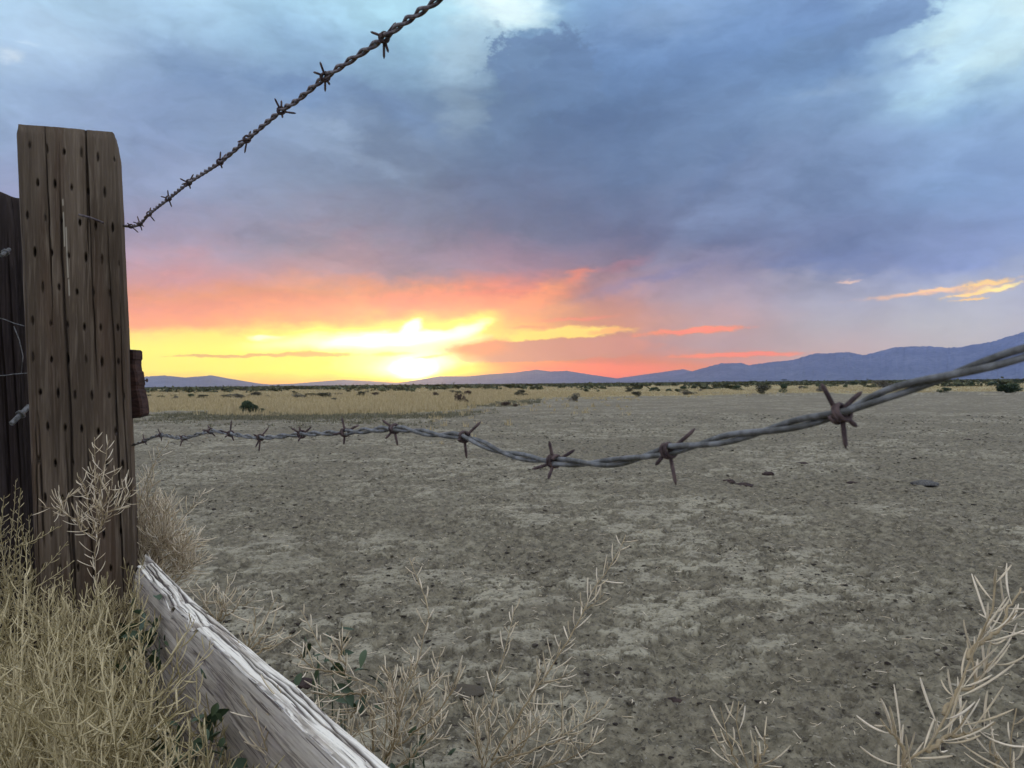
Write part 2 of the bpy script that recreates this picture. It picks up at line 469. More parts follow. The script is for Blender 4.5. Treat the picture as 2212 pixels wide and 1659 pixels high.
def hill(name, prof, dist, depth, seed, rough=0.07):
    """a ridge seen along (bearing, height) points: foot towards the plain, slopes with gullies, back slope"""
    px = np.array([p[0] for p in prof], float); py = np.array([p[1] for p in prof], float)
    az = np.array([azel(a, b)[0] for a, b in zip(px, py)]); el = np.array([azel(a, b)[1] for a, b in zip(px, py)])
    n = int((az[-1] - az[0]) / 0.035) + 2
    A = np.linspace(az[0], az[-1], n)
    H = np.tan(np.radians(np.interp(A, az, el))) * dist + 1.0
    H = np.maximum(H, 0.0)
    H = H + H.clip(0, 300) * 0.05 * (fbm(A * 9, A * 0, 4, seed) - 0.5)
    t = np.concatenate((np.linspace(0, 1, 34), np.linspace(1.05, 2.0, 12)))
    AA, TT = np.meshgrid(np.radians(A), t, indexing='ij')
    HH = H[:, None]
    Dd = dist + (TT - 1.0) * depth * (0.35 + 0.65 * np.minimum(HH / HH.max(), 1))
    shape = np.where(TT <= 1, TT ** 1.35, 1 - np.maximum(TT - 1, 0) ** 1.2)
    gul = fbm(np.degrees(AA) * 0.9, TT * 5.0, 5, seed + 5) - 0.5
    Z = HH * (shape + gul * rough * 5.0 * np.sin(np.clip(TT, 0, 2) * math.pi / 2) * np.where(TT <= 1, 1 - TT, 0.3 * (TT - 1))) - 2.0
    V = np.stack((np.sin(AA) * Dd, np.cos(AA) * Dd, Z), -1)
    K = len(t); idx = np.arange(n * K).reshape(n, K)
    q = np.stack((idx[:-1, :-1], idx[1:, :-1], idx[1:, 1:], idx[:-1, 1:]), -1).reshape(-1, 4)
    o = mesh_np(name, V.reshape(-1, 3), q, HILL)
    return tag(o, kind='structure')

hill('hill', [(150, 838), (220, 822), (300, 814), (330, 812), (355, 810.5), (400, 815), (440, 812), (455, 810), (500, 818), (560, 828), (620, 833), (660, 836)], 8000, 1500, 3)
hill('hill', [(520, 835), (560, 831), (640, 828), (700, 823), (740, 820), (800, 823), (850, 826.5), (930, 832)], 9500, 1000, 8)
hill('hill', [(820, 832), (880, 824), (950, 812.5), (1010, 812.5), (1060, 808), (1110, 804.5), (1160, 798), (1190, 802), (1225, 800.5), (1270, 808), (1340, 818), (1400, 828)], 9000, 1500, 12)
hill('hill', [(1280, 826), (1340, 816), (1400, 807.5), (1475, 797), (1500, 803), (1560, 812), (1640, 826)], 9900, 600, 21)
hill('mountain_range', [(1330, 826), (1400, 818), (1470, 808), (1559, 784), (1577, 784), (1603, 783.4), (1616, 788.5), (1640, 785), (1677, 780), (1712, 777.5),
     (1762, 762), (1786, 764), (1807, 761), (1833, 759.5), (1864, 767), (1937, 749), (2002, 747), (2046, 750.6), (2075, 749.5), (2099, 744),
     (2143, 737.6), (2179, 726), (2212, 716.7), (2290, 694), (2380, 676), (2460, 690), (2600, 730), (2800, 780), (2950, 820)], 7500, 2600, 33, 0.08)

# ---- the plain: one sheet from the fence to the hills
def edge_dist(x, y):
    """distance at which the trampled bare lot gives way to dry grass, by bearing"""
    az = np.degrees(np.arctan2(x, y))
    ex = [-200, 300, 600, 800, 960, 1040, 1090, 1200, 1400, 1600, 1800, 2212, 2800]
    ey = [886, 888, 893, 892, 888, 876, 868, 858, 857, 852, 848, 845, 842]
    ga = [azel(a, b)[0] for a, b in zip(ex, ey)]
    gd = [np.hypot(*on_ground(a, b)[:2]) for a, b in zip(ex, ey)]
    return np.interp(az, ga, gd)

def cover(x, y):
    """0 on bare earth, 1 in the dry grass"""
    r = np.hypot(x, y)
    e = edge_dist(x, y)
    w = (fbm(x * 0.22, y * 0.22, 4, 41) - 0.5) * 1.1 + (fbm(x * 1.1, y * 1.1, 3, 47) - 0.5) * 0.6
    return sstep(-0.09, 0.09, np.log(np.maximum(r, 0.1) / e) + w * 0.55)

azf = np.radians(np.concatenate((np.arange(-60, 60, 0.08), np.arange(60, 300, 3.0))))
rf = np.concatenate((0.35 * 1.35 ** np.arange(3), np.geomspace(1.0, 9.0, 430), np.geomspace(9.0, 60, 240)[1:], np.geomspace(60, 10500, 70)[1:]))
AA, RR = np.meshgrid(azf, rf, indexing='ij')
X = np.sin(AA) * RR; Y = np.cos(AA) * RR
front = (np.cos(AA) > 0.35)
Z = np.zeros_like(X)
fade = 1 - sstep(14, 45, RR)
lumps = fbm(X * 1.3, Y * 1.3, 3, 1) - 0.5
clod = fbm(X * 11, Y * 11, 4, 2, 0.62)
cw = fbm(X * 16, Y * 16, 3, 52) - 0.5
crust = sstep(0.515, 0.555, fbm(X * 6.5 + lumps * 2 + cw * 1.2, Y * 6.5 + cw * 1.2, 5, 9, 0.66)) * sstep(0.34, 0.60, fbm(X * 0.8, Y * 0.8, 3, 19))
grit = fbm(X * 42, Y * 42, 2, 4)
Z = lumps * 0.05 + (clod - 0.5) * 0.070 * (1 - 0.72 * crust) + (np.maximum(grit, 0.52) - 0.52) * 0.05 * (1 - 0.85 * crust) * (1 - sstep(5, 12, RR)) + crust * 0.012
Z = Z * fade * front
Z = Z + (fbm(X * 0.03, Y * 0.03, 3, 77) - 0.5) * 0.5 * sstep(40, 120, RR) - 0.0
n, K = X.shape; idx = np.arange(n * K).reshape(n, K)
nxt = np.roll(idx, -1, 0)
q = np.stack((idx[:, :-1], idx[:, 1:], nxt[:, 1:], nxt[:, :-1]), -1).reshape(-1, 4)
vs = np.stack((X, Y, Z), -1).reshape(-1, 3)
fan = np.stack((idx[:, 0], nxt[:, 0], np.full(n, n * K)), -1)
vs = np.concatenate((vs, [[0, 0, 0]]))
cv = np.append(cover(X, Y).ravel(), 0.0); cr = np.append((crust * (1 - sstep(60, 120, RR))).ravel(), 0.0)

mat, nt = material('dry_earth')
pos = nt.n('ShaderNodeNewGeometry').outputs['Position']
acov = nt.n('ShaderNodeAttribute', attribute_name='grass_cover').outputs['Fac']
acr = nt.n('ShaderNodeAttribute', attribute_name='crust').outputs['Fac']
n1 = nt.noise(pos, 2.2, 6.0, 0.62); n2 = nt.noise(pos, 17.0, 5.0, 0.65); n3 = nt.noise(pos, 70.0, 3.0, 0.6)
soil = nt.mix(nt.rng(n2, 0.36, 0.64), (0.080, 0.068, 0.042), (0.240, 0.208, 0.131))
soil = nt.mix(nt.m('MULTIPLY', acr, nt.rng(n2, 0.30, 0.55)), soil, (0.312, 0.278, 0.182))
soil = nt.mix(nt.rng(n1, 0.40, 0.70, 0.0, 0.35), soil, (0.100, 0.080, 0.054))
soil = nt.mix(nt.rng(n3, 0.56, 0.66, 0.0, 0.8), soil, (0.045, 0.038, 0.027))
soil = nt.mix(nt.rng(nt.noise(pos, 140.0, 1.0), 0.70, 0.76, 0.0, 0.7), soil, (0.32, 0.29, 0.22))
lit = nt.mix(nt.rng(nt.noise(pos, 0.09, 7.0, 0.68), 0.38, 0.62), (0.255, 0.210, 0.092), (0.365, 0.300, 0.140))
lit = nt.mix(nt.rng(nt.noise(pos, 1.3, 5.0, 0.65), 0.45, 0.7, 0.0, 0.6), lit, (0.15, 0.12, 0.062))
c = nt.mix(acov, soil, lit)
h = nt.m('ADD', nt.m('MULTIPLY', n2, 0.6), nt.m('MULTIPLY', n3, 0.4))
finish(nt, c, 0.95, bump(nt, h, 0.9, 0.03), 0.15)
g = mesh_np('ground', vs, [q, fan], mat, attr={'grass_cover': cv, 'crust': cr})
tag(g, kind='structure')
GZ = None
def ground_z(x, y):
    return 0.0
# ================================================================== FENCE
rng = np.random.default_rng(7)

def wood_mat(name, dark, mid, pale, scale=1.0, green=0.0):
    m, nt = material(name)
    tcn = nt.n('ShaderNodeTexCoord').outputs['Object']
    lng = nt.vm('MULTIPLY', tcn, (1.0, 1.0, 0.045))
    g1 = nt.noise(lng, 60 * scale, 5.0, 0.65); g2 = nt.noise(lng, 190 * scale, 3.0, 0.6)
    g3 = nt.noise(nt.vm('MULTIPLY', tcn, (1, 1, 0.25)), 9 * scale, 4.0, 0.6)
    c = nt.mix(nt.rng(g1, 0.33, 0.66), dark, mid)
    c = nt.mix(nt.rng(g2, 0.50, 0.72, 0.0, 0.75), c, pale)
    c = nt.mix(nt.rng(g3, 0.42, 0.68, 0.0, 0.55), c, tuple(v * 0.55 for v in dark))
    acr = nt.n('ShaderNodeAttribute', attribute_name='crack').outputs['Fac']
    c = nt.mix(nt.m('MULTIPLY', acr, 0.70), c, (0.016, 0.010, 0.007))
    zz = nt.n('ShaderNodeSeparateXYZ', i_0=tcn).outputs[2]
    c = nt.mix(nt.m('MULTIPLY', nt.rng(nt.m('ADD', zz, nt.m('MULTIPLY', g1, 0.25)), 1.40, 1.75), 0.40), c, nt.mix(acr, pale, (0.02, 0.016, 0.012)))
    c = nt.mix(nt.rng(nt.noise(nt.vm('MULTIPLY', tcn, (1, 1, .12)), 26 * scale, 3.0), 0.50, 0.70, 0.0, 0.5), c, (dark[0] * 1.1, dark[1] * .85, dark[2] * .75))
    ast = nt.n('ShaderNodeAttribute', attribute_name='stain').outputs['Fac']
    c = nt.mix(nt.m('MULTIPLY', ast, 0.75), c, (0.42, 0.37, 0.26))
    h = nt.m('ADD', nt.m('MULTIPLY', g1, 0.6), nt.m('MULTIPLY', g2, 0.5))
    finish(nt, c, 0.9, bump(nt, h, 0.7, 0.004), 0.15)
    return m

def post_mesh(name, XL, XR, YL, YR, zt, zb, depth, mat, parent, seed, nf=170, ns=60, rows=460, holes=None, cracks=14, rad=0.010, top=None, stain=None):
    """a squared timber: front edge lines given as functions of height; grooves, drying cracks and incising slits cut into it"""
    r = np.random.default_rng(seed)
    z = np.linspace(zb, zt, rows)
    fx = XR(zt) - XL(zt); fy = YR - YL; Wd = math.hypot(fx, fy)
    tx, ty = fx / Wd, fy / Wd
    nx, ny = ty, -tx                      # out of the front face
    # outline of the section: (u along the face 0..Wd, w into the timber), anticlockwise from front left
    def side(a, b, n): return np.linspace(a, b, n, endpoint=False)
    u = np.concatenate((side(0, Wd, nf), np.full(ns, Wd), side(Wd, 0, 30), np.full(ns, 0.0)))
    w = np.concatenate((np.zeros(nf), side(0, depth, ns), np.full(30, depth), side(depth, 0, ns)))
    face = np.concatenate((np.zeros(nf), np.ones(ns), np.full(30, 2), np.full(ns, 3))).astype(int)
    U, Zz = np.meshgrid(u, z, indexing='xy'); Wv, _ = np.meshgrid(w, z, indexing='xy')
    Fc = np.broadcast_to(face, U.shape)
    # round the corners
    rr = rad * (0.7 + 0.8 * fbm(Zz * 5, Zz * 0 + 2, 3, seed))
    du = np.minimum(U, Wd - U); dw = np.minimum(Wv, depth - Wv)
    corner = np.maximum(rr - np.maximum(du, dw), 0) ** 2 / np.maximum(rr, 1e-4) * 0.55
    # push-in amount
    along = np.where((Fc == 0) | (Fc == 2), U, Wv + 0.31 * (Fc == 1) + 0.71 * (Fc == 3))
    wob = (fbm(Zz * 2.3, along * 6, 3, seed + 3) - 0.5)
    g = fbm((along + wob * 0.012) * 230, Zz * 5.0, 4, seed + 9, 0.6)
    g2 = fbm((along + wob * 0.014) * 60, Zz * 2.0, 3, seed + 19)
    ins = (0.5 - g) * 0.0022 + np.maximum(0.42 - g2, 0) * 0.009 + (fbm(Zz * 7, along * 11, 3, seed + 4) - 0.5) * 0.003
    crk = np.zeros_like(ins)
    for i in range(cracks):
        c0 = r.uniform(0.02, 0.98) * Wd; fcs = 0 if i < cracks * 0.7 else r.choice([1, 3])
        wd = r.uniform(0.0007, 0.0019); zc = r.uniform(zb + .3, zt); ln = r.uniform(0.10, 0.45)
        if fcs == 0 and i == 0: c0, wd, zc, ln = 0.40 * Wd, 0.0021, zt - 0.62, 0.60
        if fcs == 0 and i == 1: c0, wd, zc, ln = 0.70 * Wd, 0.0012, zt - 0.25, 0.34
        if fcs == 0 and i == 2: c0, wd, zc, ln = 0.86 * Wd, 0.0013, zt - 0.62, 0.45
        if fcs == 0 and i == 3: c0, wd, zc, ln = 0.28 * Wd, 0.0011, zt - 0.20, 0.28
        if fcs == 0 and i == 4: c0, wd, zc, ln = 0.55 * Wd, 0.0013, zt - 0.95, 0.35
        line = c0 + (vnoise(Zz * 3.1, Zz * 0 + i * 3.3, seed + i) - 0.5) * 0.008 + (vnoise(Zz * 21, Zz * 0 + i, seed + i) - 0.5) * 0.0015
        env = np.clip(1 - (np.abs(Zz - zc) / ln) ** 3, 0, 1) * (0.35 + 0.9 * vnoise(Zz * 9, Zz * 0 + i, seed + 70))
        k = np.exp(-((along - 0.31 * (fcs == 1) - 0.71 * (fcs == 3) - line) / np.maximum(wd * (0.4 + env), 1e-4)) ** 2) * (env > 0.06) * np.clip(env * 1.6, 0, 1) * (Fc == fcs)
        crk = np.maximum(crk, k)
    hol = np.zeros_like(ins)
    if holes:
        for (hu, hz) in holes:
            k = np.exp(-(((U - hu) / 0.0024) ** 2 + ((Zz - hz) / (0.0085 * r.uniform(0.6, 1.25))) ** 2) ** 2) * (Fc == 0) * r.uniform(0.4, 1.0)
            hol = np.maximum(hol, k)
    ins = ins + crk * 0.009 + hol * 0.016 + corner
    stn = np.zeros_like(ins)
    for (su, sz_, sl) in (stain or []):
        line = su + (vnoise(Zz * 14, Zz * 0, 5) - 0.5) * 0.006
        stn = np.maximum(stn, np.exp(-((U - line) / 0.0011) ** 2) * (np.abs(Zz - sz_) < sl) * (Fc == 0) * (vnoise(Zz * 60, Zz * 0, 8) > 0.35))
    # worn top edge
    topcut = (0.004 + 0.010 * np.maximum(0, vnoise(along * 30, along * 0, seed + 1) - 0.3)) * sstep(zt - 0.02, zt, Zz)
    cu = (U / Wd - 0.5) * 2; cw_ = (Wv / depth - 0.5) * 2
    inU = np.where(Fc == 1, -1.0, np.where(Fc == 3, 1.0, 0.0)); inW = np.where(Fc == 0, 1.0, np.where(Fc == 2, -1.0, 0.0))
    edge = corner > 0
    Uo = U + inU * (ins + topcut * .5) + np.where(edge & (inU == 0), -np.sign(cu) * corner * 0.9, 0)
    Wo = Wv + inW * (ins + topcut * .5) + np.where(edge & (inW == 0), -np.sign(cw_) * corner * 0.9, 0)
    zz2 = Zz.copy()
    if top is not None: zz2 = zz2 + top(Uo / Wd, Wo / depth) * sstep(zt - 0.10, zt, Zz)
    px = XL(Zz) + Uo * tx - Wo * nx; py = YL + Uo * ty - Wo * ny
    V = np.stack((px, py, zz2), -1); n = len(u); K = rows
    idx = np.arange(K * n).reshape(K, n); nx_ = np.roll(idx, -1, 1)
    q = np.stack((idx[:-1], nx_[:-1], nx_[1:], idx[1:]), -1).reshape(-1, 4)
    # top: rings shrinking to the middle
    vs = [V.reshape(-1, 3)]; last = idx[-1]; cen = V[-1].mean(0); base = K * n; faces = [q]
    at_c = [np.maximum(crk, hol).ravel()]; at_s = [stn.ravel()]
    for j, s in enumerate((0.97, 0.9, 0.75, 0.5, 0.25, 0.02)):
        ring = cen + (V[-1] - cen) * s
        ring[:, 2] = V[-1][:, 2] * s + cen[2] * (1 - s) + 0.004 - 0.010 * fbm(ring[:, 0] * 70, ring[:, 1] * 70, 3, seed)
        vs.append(ring); cur = base + np.arange(n); base += n
        faces.append(np.stack((last, np.roll(last, -1), np.roll(cur, -1), cur), -1)); last = cur
        at_c.append(np.zeros(n)); at_s.append(np.zeros(n))
    return mesh_np(name, np.concatenate(vs), [np.concatenate(faces)], mat, parent, True, {'crack': np.concatenate(at_c), 'stain': np.concatenate(at_s)})

TIE = wood_mat('weathered_tie', (0.050, 0.0345, 0.0195), (0.100, 0.073, 0.045), (0.175, 0.136, 0.090))
DARKTIE = wood_mat('dark_tie', (0.014, 0.010, 0.008), (0.032, 0.023, 0.018), (0.060, 0.046, 0.037))

m, nt = material('rusty_wire'); tcn = nt.n('ShaderNodeTexCoord').outputs['Object']
c = nt.mix(nt.rng(nt.noise(tcn, 160.0, 4.0), 0.4, 0.62), (0.040, 0.025, 0.022), (0.105, 0.070, 0.058))
finish(nt, c, 0.8, bump(nt, nt.noise(tcn, 900.0, 3.0), 0.4, 0.0006), 0.3, Metallic=0.25); RUST = m
m, nt = material('dull_zinc_wire'); tcn = nt.n('ShaderNodeTexCoord').outputs['Object']
n_ = nt.noise(tcn, 90.0, 5.0, 0.6)
c = nt.mix(nt.rng(n_, 0.40, 0.60), (0.150, 0.148, 0.132), (0.055, 0.052, 0.040))
finish(nt, c, 0.55, bump(nt, nt.noise(tcn, 900.0, 3.0), 0.35, 0.0006), 0.35, Metallic=0.15); ZINC = m
m, nt = material('brown_wire'); tcn = nt.n('ShaderNodeTexCoord').outputs['Object']
c = nt.mix(nt.rng(nt.noise(tcn, 120.0, 5.0, 0.6), 0.42, 0.62), (0.050, 0.034, 0.032), (0.150, 0.125, 0.110))
finish(nt, c, 0.65, bump(nt, nt.noise(tcn, 900.0, 3.0), 0.35, 0.0006), 0.4, Metallic=0.3); BROWN = m

# ---- the near post
pt = empty('fence_post', (-0.86, 1.83, 0.0))
tag(pt, 'big squared weathered brown timber post with rows of small slits in its face', 'post')
YL, YR = 1.70, 1.775
a0, a1 = at(33, 280, YL), at(75, 1240, YL); b0, b1 = at(252, 290, YR), at(291, 1190, YR)
XL = lambda z: a1[0] + (z - a1[2]) * (a0[0] - a1[0]) / (a0[2] - a1[2])
XR0 = lambda z: b1[0] + (z - b1[2]) * (b0[0] - b1[0]) / (b0[2] - b1[2])
ZT = at(40, 266, YL)[2]
Wd0 = math.hypot(XR0(ZT) - XL(ZT), YR - YL)
hl = []
for k in range(17):
    hz = at(100, 309, YL)[2] - k * 76.5 * YL / FOC
    off = (30, 44, 58)[k % 3] if k < 6 else (57, 30, 43)[k % 3 - 0]
    for j in range(-1, 6):
        hu = (off + j * 38.5) / 230.0 * Wd0
        if 0.03 * Wd0 < hu < 0.97 * Wd0: hl.append((hu + rng.normal(0, .001), hz - hu * 0.085 + rng.normal(0, .002)))
zr = at(250, 285, YR)[2] - ZT
def post_top(u, w): return zr * u - 0.009 * np.clip((u - 0.955) / 0.045, 0, 1.2)
p = post_mesh('timber', XL, XR0, YL, YR, ZT, -0.06, 0.19, TIE, None, 11, holes=hl, cracks=15, top=post_top,
              stain=[(0.43 * Wd0, ZT - 0.205, 0.05), (0.45 * Wd0, ZT - 0.27, 0.055), (0.455 * Wd0, ZT - 0.345, 0.018)])
def adopt(o, par):
    o.parent = par; o.matrix_parent_inverse = Matrix.Translation(-Vector(par.location))
adopt(p, pt)
# a stub of wire let into the face
w0, w1 = at(170, 466, YL + 0.035), at(224, 484, YL + 0.055)
L = np.array([w0, (w0 + w1) / 2 + (0, 0, .002), w1]) + np.array((0.006, -0.012, 0))
v, f = tubes(L[None], np.full((1, 3), 0.0024), 8)
adopt(mesh_np('wire_stub', v, f, BROWN), pt)

# ---- the dark post behind it
dp = empty('fence_post', (-1.30, 2.05, 0.0))
tag(dp, 'dark almost black timber post with a bolt, behind the big post', 'post')
c0, c1 = at(38, 420, 2.02), at(72, 1040, 2.02)
XRd = lambda z: c1[0] + (z - c1[2]) * (c0[0] - c1[0]) / (c0[2] - c1[2])
XLd = lambda z: XRd(z) - 0.205
ztd = at(10, 394, 2.0)[2]
p = post_mesh('timber', XLd, XRd, 1.97, 2.02, ztd, -0.05, 0.17, DARKTIE, None, 29, nf=110, ns=40, rows=300, cracks=16, rad=0.03,
              top=lambda u, w: -0.03 * sstep(0.55, 1.0, u)); adopt(p, dp)
def bolt(px0, py0, px1, py1, Y, r):
    A = at(px0, py0, Y); B = at(px1, py1, Y - 0.03)
    d = (B - A) / np.linalg.norm(B - A); bag = Bag()
    bag.add(*tubes(np.array([[A - d * .03, A, B - d * .001, B]]), np.array([[r, r, r, r * .85]]), 10))
    bag.add(*tubes(np.array([[A - d * .002, A, A + d * .005, A + d * .006]]), np.array([[r * 1.7, r * 2.0, r * 2.0, r * 1.6]]), 6))
    o = bag.build('bolt', ZINC, None, False); adopt(o, dp)
bolt(46, 894, 24, 916, 1.985, 0.0062)
bolt(12, 545, 3, 552, 1.965, 0.0048)

tw = empty('tie_wire', tuple(at(30, 750, 1.95)))
tag(tw, 'thin pale wire looped round the dark post at the left edge', 'wire')
for pts in ([(-20, 682), (10, 690), (30, 698), (52, 704)], [(-20, 812), (10, 811), (30, 808), (58, 806)], [(30, 705), (42, 735), (50, 770), (46, 805)]):
    L = np.array([at(x, y, 1.945 - 0.05 * (x > 50)) for x, y in pts])
    v, f = tubes(L[None], np.full((1, 4), 0.0011), 6); adopt(mesh_np('strand', v, f, ZINC), tw)

# ---- a short block nailed on behind the near post
m, nt = material('burnt_brown_wood'); tcn = nt.n('ShaderNodeTexCoord').outputs['Object']
lng = nt.vm('MULTIPLY', tcn, (0.3, 0.3, 1.0))
n_ = nt.noise(lng, 110.0, 5.0, 0.6)
c = nt.mix(nt.rng(n_, 0.35, 0.65), (0.018, 0.009, 0.006), (0.060, 0.029, 0.018))
finish(nt, c, 0.85, bump(nt, n_, 0.8, 0.004), 0.2); BLOCK = m
bl = empty('wooden_block', tuple(at(302, 830, 1.95)))
tag(bl, 'short dark reddish cracked wood block behind the right edge of the big post', 'block')
out = [(280, 757), (303, 754), (307, 758), (308, 790), (313, 822), (316, 850), (320, 868), (323, 893), (320, 899), (296, 906), (280, 906)]
yy = 1.90
th = 0.040
nseg = 60
zt_, zb_ = at(300, 755, yy)[2], at(310, 904, yy)[2]
zs = np.linspace(zb_, zt_, nseg)
oz = np.array([at(x, y, yy)[2] for x, y in out[1:-1]])[::-1]; oxx = np.array([at(x, y, yy + th)[0] for x, y in out[1:-1]])[::-1]
right = np.interp(zs, oz, oxx) + (fbm(zs * 40, zs * 0, 3, 4) - 0.5) * 0.002
left = np.full(nseg, at(262, 800, yy)[0])
bag = Bag()
ring = []
for i in range(nseg):
    notch = 0.0025 * (vnoise(zs[i] * 40, 0.3, 3) > 0.8)
    R_ = right[i] - notch
    ring.append([(left[i], yy, zs[i]), (R_ - 0.004, yy + notch, zs[i]), (R_, yy + 0.006, zs[i]), (R_, yy + th, zs[i]), (left[i], yy + th, zs[i])])
V = np.array(ring).reshape(-1, 3); idx = np.arange(nseg * 5).reshape(nseg, 5); nx_ = np.roll(idx, -1, 1)
bag.add(V, [np.stack((idx[:-1], nx_[:-1], nx_[1:], idx[1:]), -1).reshape(-1, 4), idx[-1:], idx[:1, ::-1]])
adopt(bag.build('body', BLOCK, None, False), bl)
A = at(308, 823, yy + .03); B = at(317, 821.5, yy + .03)
bag = Bag(); bag.add(*tubes(np.array([[A, (A + B) / 2, B]]), np.array([[.0016, .0016, .0016]]), 8))
bag.add(*tubes(np.array([[B, B + (0.0018, 0, 0)]]), np.array([[.0048, .0042]]), 10)); adopt(bag.build('nail', RUST, None, False), bl)

# ---- the fence line, from the post towards the camera's right
F0 = np.array((-0.80, 1.74, 0.0)); FD = np.array((0.574, -0.819, 0.0)); FN = np.array((-0.819, -0.574, 0.0))

def wire_from(pixels, bend=0.0):
    """points on the wire where it is seen, taken in the fence plane"""
    P = []
    for px, py in pixels:
        P.append(on_plane(px, py, F0, FN))
    return np.array(P)

def resample(P, n):
    """smooth (Catmull-Rom) and resample by length"""
    Q = np.concatenate(([2 * P[0] - P[1]], P, [2 * P[-1] - P[-2]])); out = []
    for i in range(1, len(Q) - 2):
        t = np.linspace(0, 1, 24, endpoint=False)[:, None]
        out.append(0.5 * ((2 * Q[i]) + (-Q[i - 1] + Q[i + 1]) * t + (2 * Q[i - 1] - 5 * Q[i] + 4 * Q[i + 1] - Q[i + 2]) * t ** 2 + (-Q[i - 1] + 3 * Q[i] - 3 * Q[i + 1] + Q[i + 2]) * t ** 3))
    C = np.concatenate(out + [P[-1:]])
    s = np.concatenate(([0], np.cumsum(np.linalg.norm(np.diff(C, axis=0), axis=1))))
    q = np.linspace(0, s[-1], n)
    return np.stack([np.interp(q, s, C[:, k]) for k in range(3)], -1), q

def barbed_wire(name, label, pixels, barbs, rw, mat, bmat, pitch, seed):
    r = np.random.default_rng(seed)
    P = wire_from(pixels)
    o = empty(name, tuple(P[0])); tag(o, label, 'barbed wire')
    n = 900
    C, q = resample(P, n)
    T = nrm(np.gradient(C, axis=0)); A = nrm(np.cross(T, (0, 0, 1.0))); B = np.cross(T, A)
    ph = 2 * math.pi * q / pitch + (vnoise(q * 9, q * 0, seed) - 0.5) * 1.8
    sep = rw * (1.02 + 0.35 * (vnoise(q * 14, q * 0, seed + 1) - 0.4).clip(0))
    s_b = []
    for b in barbs:
        pb = on_plane(b[0], b[1], F0, FN); s_b.append(q[np.argmin(np.linalg.norm(C - pb, axis=1))])
    for s0 in s_b:      # the strands part to let the barb through
        sep = np.maximum(sep, rw * (1.05 + 0.6 * np.exp(-((q - s0) / (2.2 * rw)) ** 2)))
    for k in (0, 1):
        a = ph + k * math.pi
        Pk = C + (A * np.cos(a)[:, None] + B * np.sin(a)[:, None]) * sep[:, None]
        v, f = tubes(Pk[None], np.full((1, n), rw), 8)
        adopt(mesh_np('strand', v, f, mat), o)
    for b, s0 in zip(barbs, s_b):
        i = int(np.argmin(np.abs(q - s0))); c, t = C[i], T[i]
        side = nrm(np.array((b[2][1], 0, 0)) + 1e-6) if False else None
        rb = rw * 0.72
        bag = Bag()
        # seen from the camera: right / up / depth frame at the barb
        view = nrm(c - CAM); rt = nrm(np.cross(view, (0, 0, 1.0))); up = np.cross(rt, view)
        # two coils round both strands
        for cc in (0, 1):
            m_ = 26; aa = np.linspace(0, 2 * math.pi * 1.18, m_) + r.uniform(0, 6)
            a_, b_ = A[i], B[i]
            rad_ = rw * 2.15 + rb * 0.4
            L = c + (a_ * np.cos(aa)[:, None] + b_ * np.sin(aa)[:, None]) * rad_ + t * ((aa - aa.mean()) / 6.3 * rb * 2.3 + (cc - .5) * rb * 2.4)[:, None]
            bag.add(*tubes(L[None], np.full((1, m_), rb), 7))
        # the four cut points
        for (dx, dy, ln) in b[2]:
            d = nrm(rt * dx + up * dy + view * r.uniform(-0.5, 0.35))
            st = c + d * rw * 1.3 + t * r.uniform(-1, 1) * rb * 1.4
            s_ = np.array([0, .25, .55, .85, 1.0])[:, None]
            ln = ln * 0.77; L = st + d * ln * s_ + up * (r.uniform(-.12, .12) * ln * s_ ** 2)
            bag.add(*tubes(L[None], np.array([[rb, rb, rb, rb * .95, rb * .28]]), 7))
        adopt(bag.build('barb', bmat, None), o)
    return o

def spikes(*a, s=0.017): return [(x, y, s * k) for x, y, k in a]
# upper wire: from the post up and over the camera's right
barbed_wire('barbed_wire', 'brown barbed wire climbing steeply from the big post against the sky',
    [(240, 478), (272, 488), (300, 485), (322, 462), (365, 428), (408, 394), (475, 350), (534, 300), (607, 239), (640, 218), (703, 166), (760, 128), (829, 82), (870, 50), (945, 0), (985, -32), (1030, -72), (1080, -120)],
    [(283, 491, spikes((1, -.75, 1.3), (-.6, .6, .7), (.9, .5, .6))), (302, 484, spikes((-.35, 1, 1.1), (-1, .2, .9), (.3, -1, 1.0), (.7, -.4, .6))),
     (322, 462, spikes((.2, 1, 1.0), (.7, -.9, 1.2), (-.4, -.3, .6))), (364, 427, spikes((-.1, 1, 1.1), (-1, .25, .9), (.35, -1, 1.1))),
     (408, 394, spikes((-1, .35, 1.0), (.5, 1, 1.1), (-.9, -.3, .8), (.2, -.9, .7))), (475, 351, spikes((.1, 1, 1.0), (.7, .9, 1.0), (-.3, -.6, .5), (.3, -1, .6))),
     (534, 300, spikes((-.2, -1, 1.25), (-1, -.4, .9), (.5, 1, .7))), (607, 239, spikes((-.55, 1, 1.1), (0, 1, .8), (1, -.15, 1.35), (.2, -.8, .5))),
     (703, 166, spikes((-.35, 1, 1.2), (-1, .4, .9), (0, -1, 1.0), (.5, -.6, .6))), (829, 82, spikes((.8, 1, 1.25), (-1, .35, .9), (0, -1, 1.3), (.3, -1, .9)))],
    0.00180, BROWN, RUST, 0.052, 5)
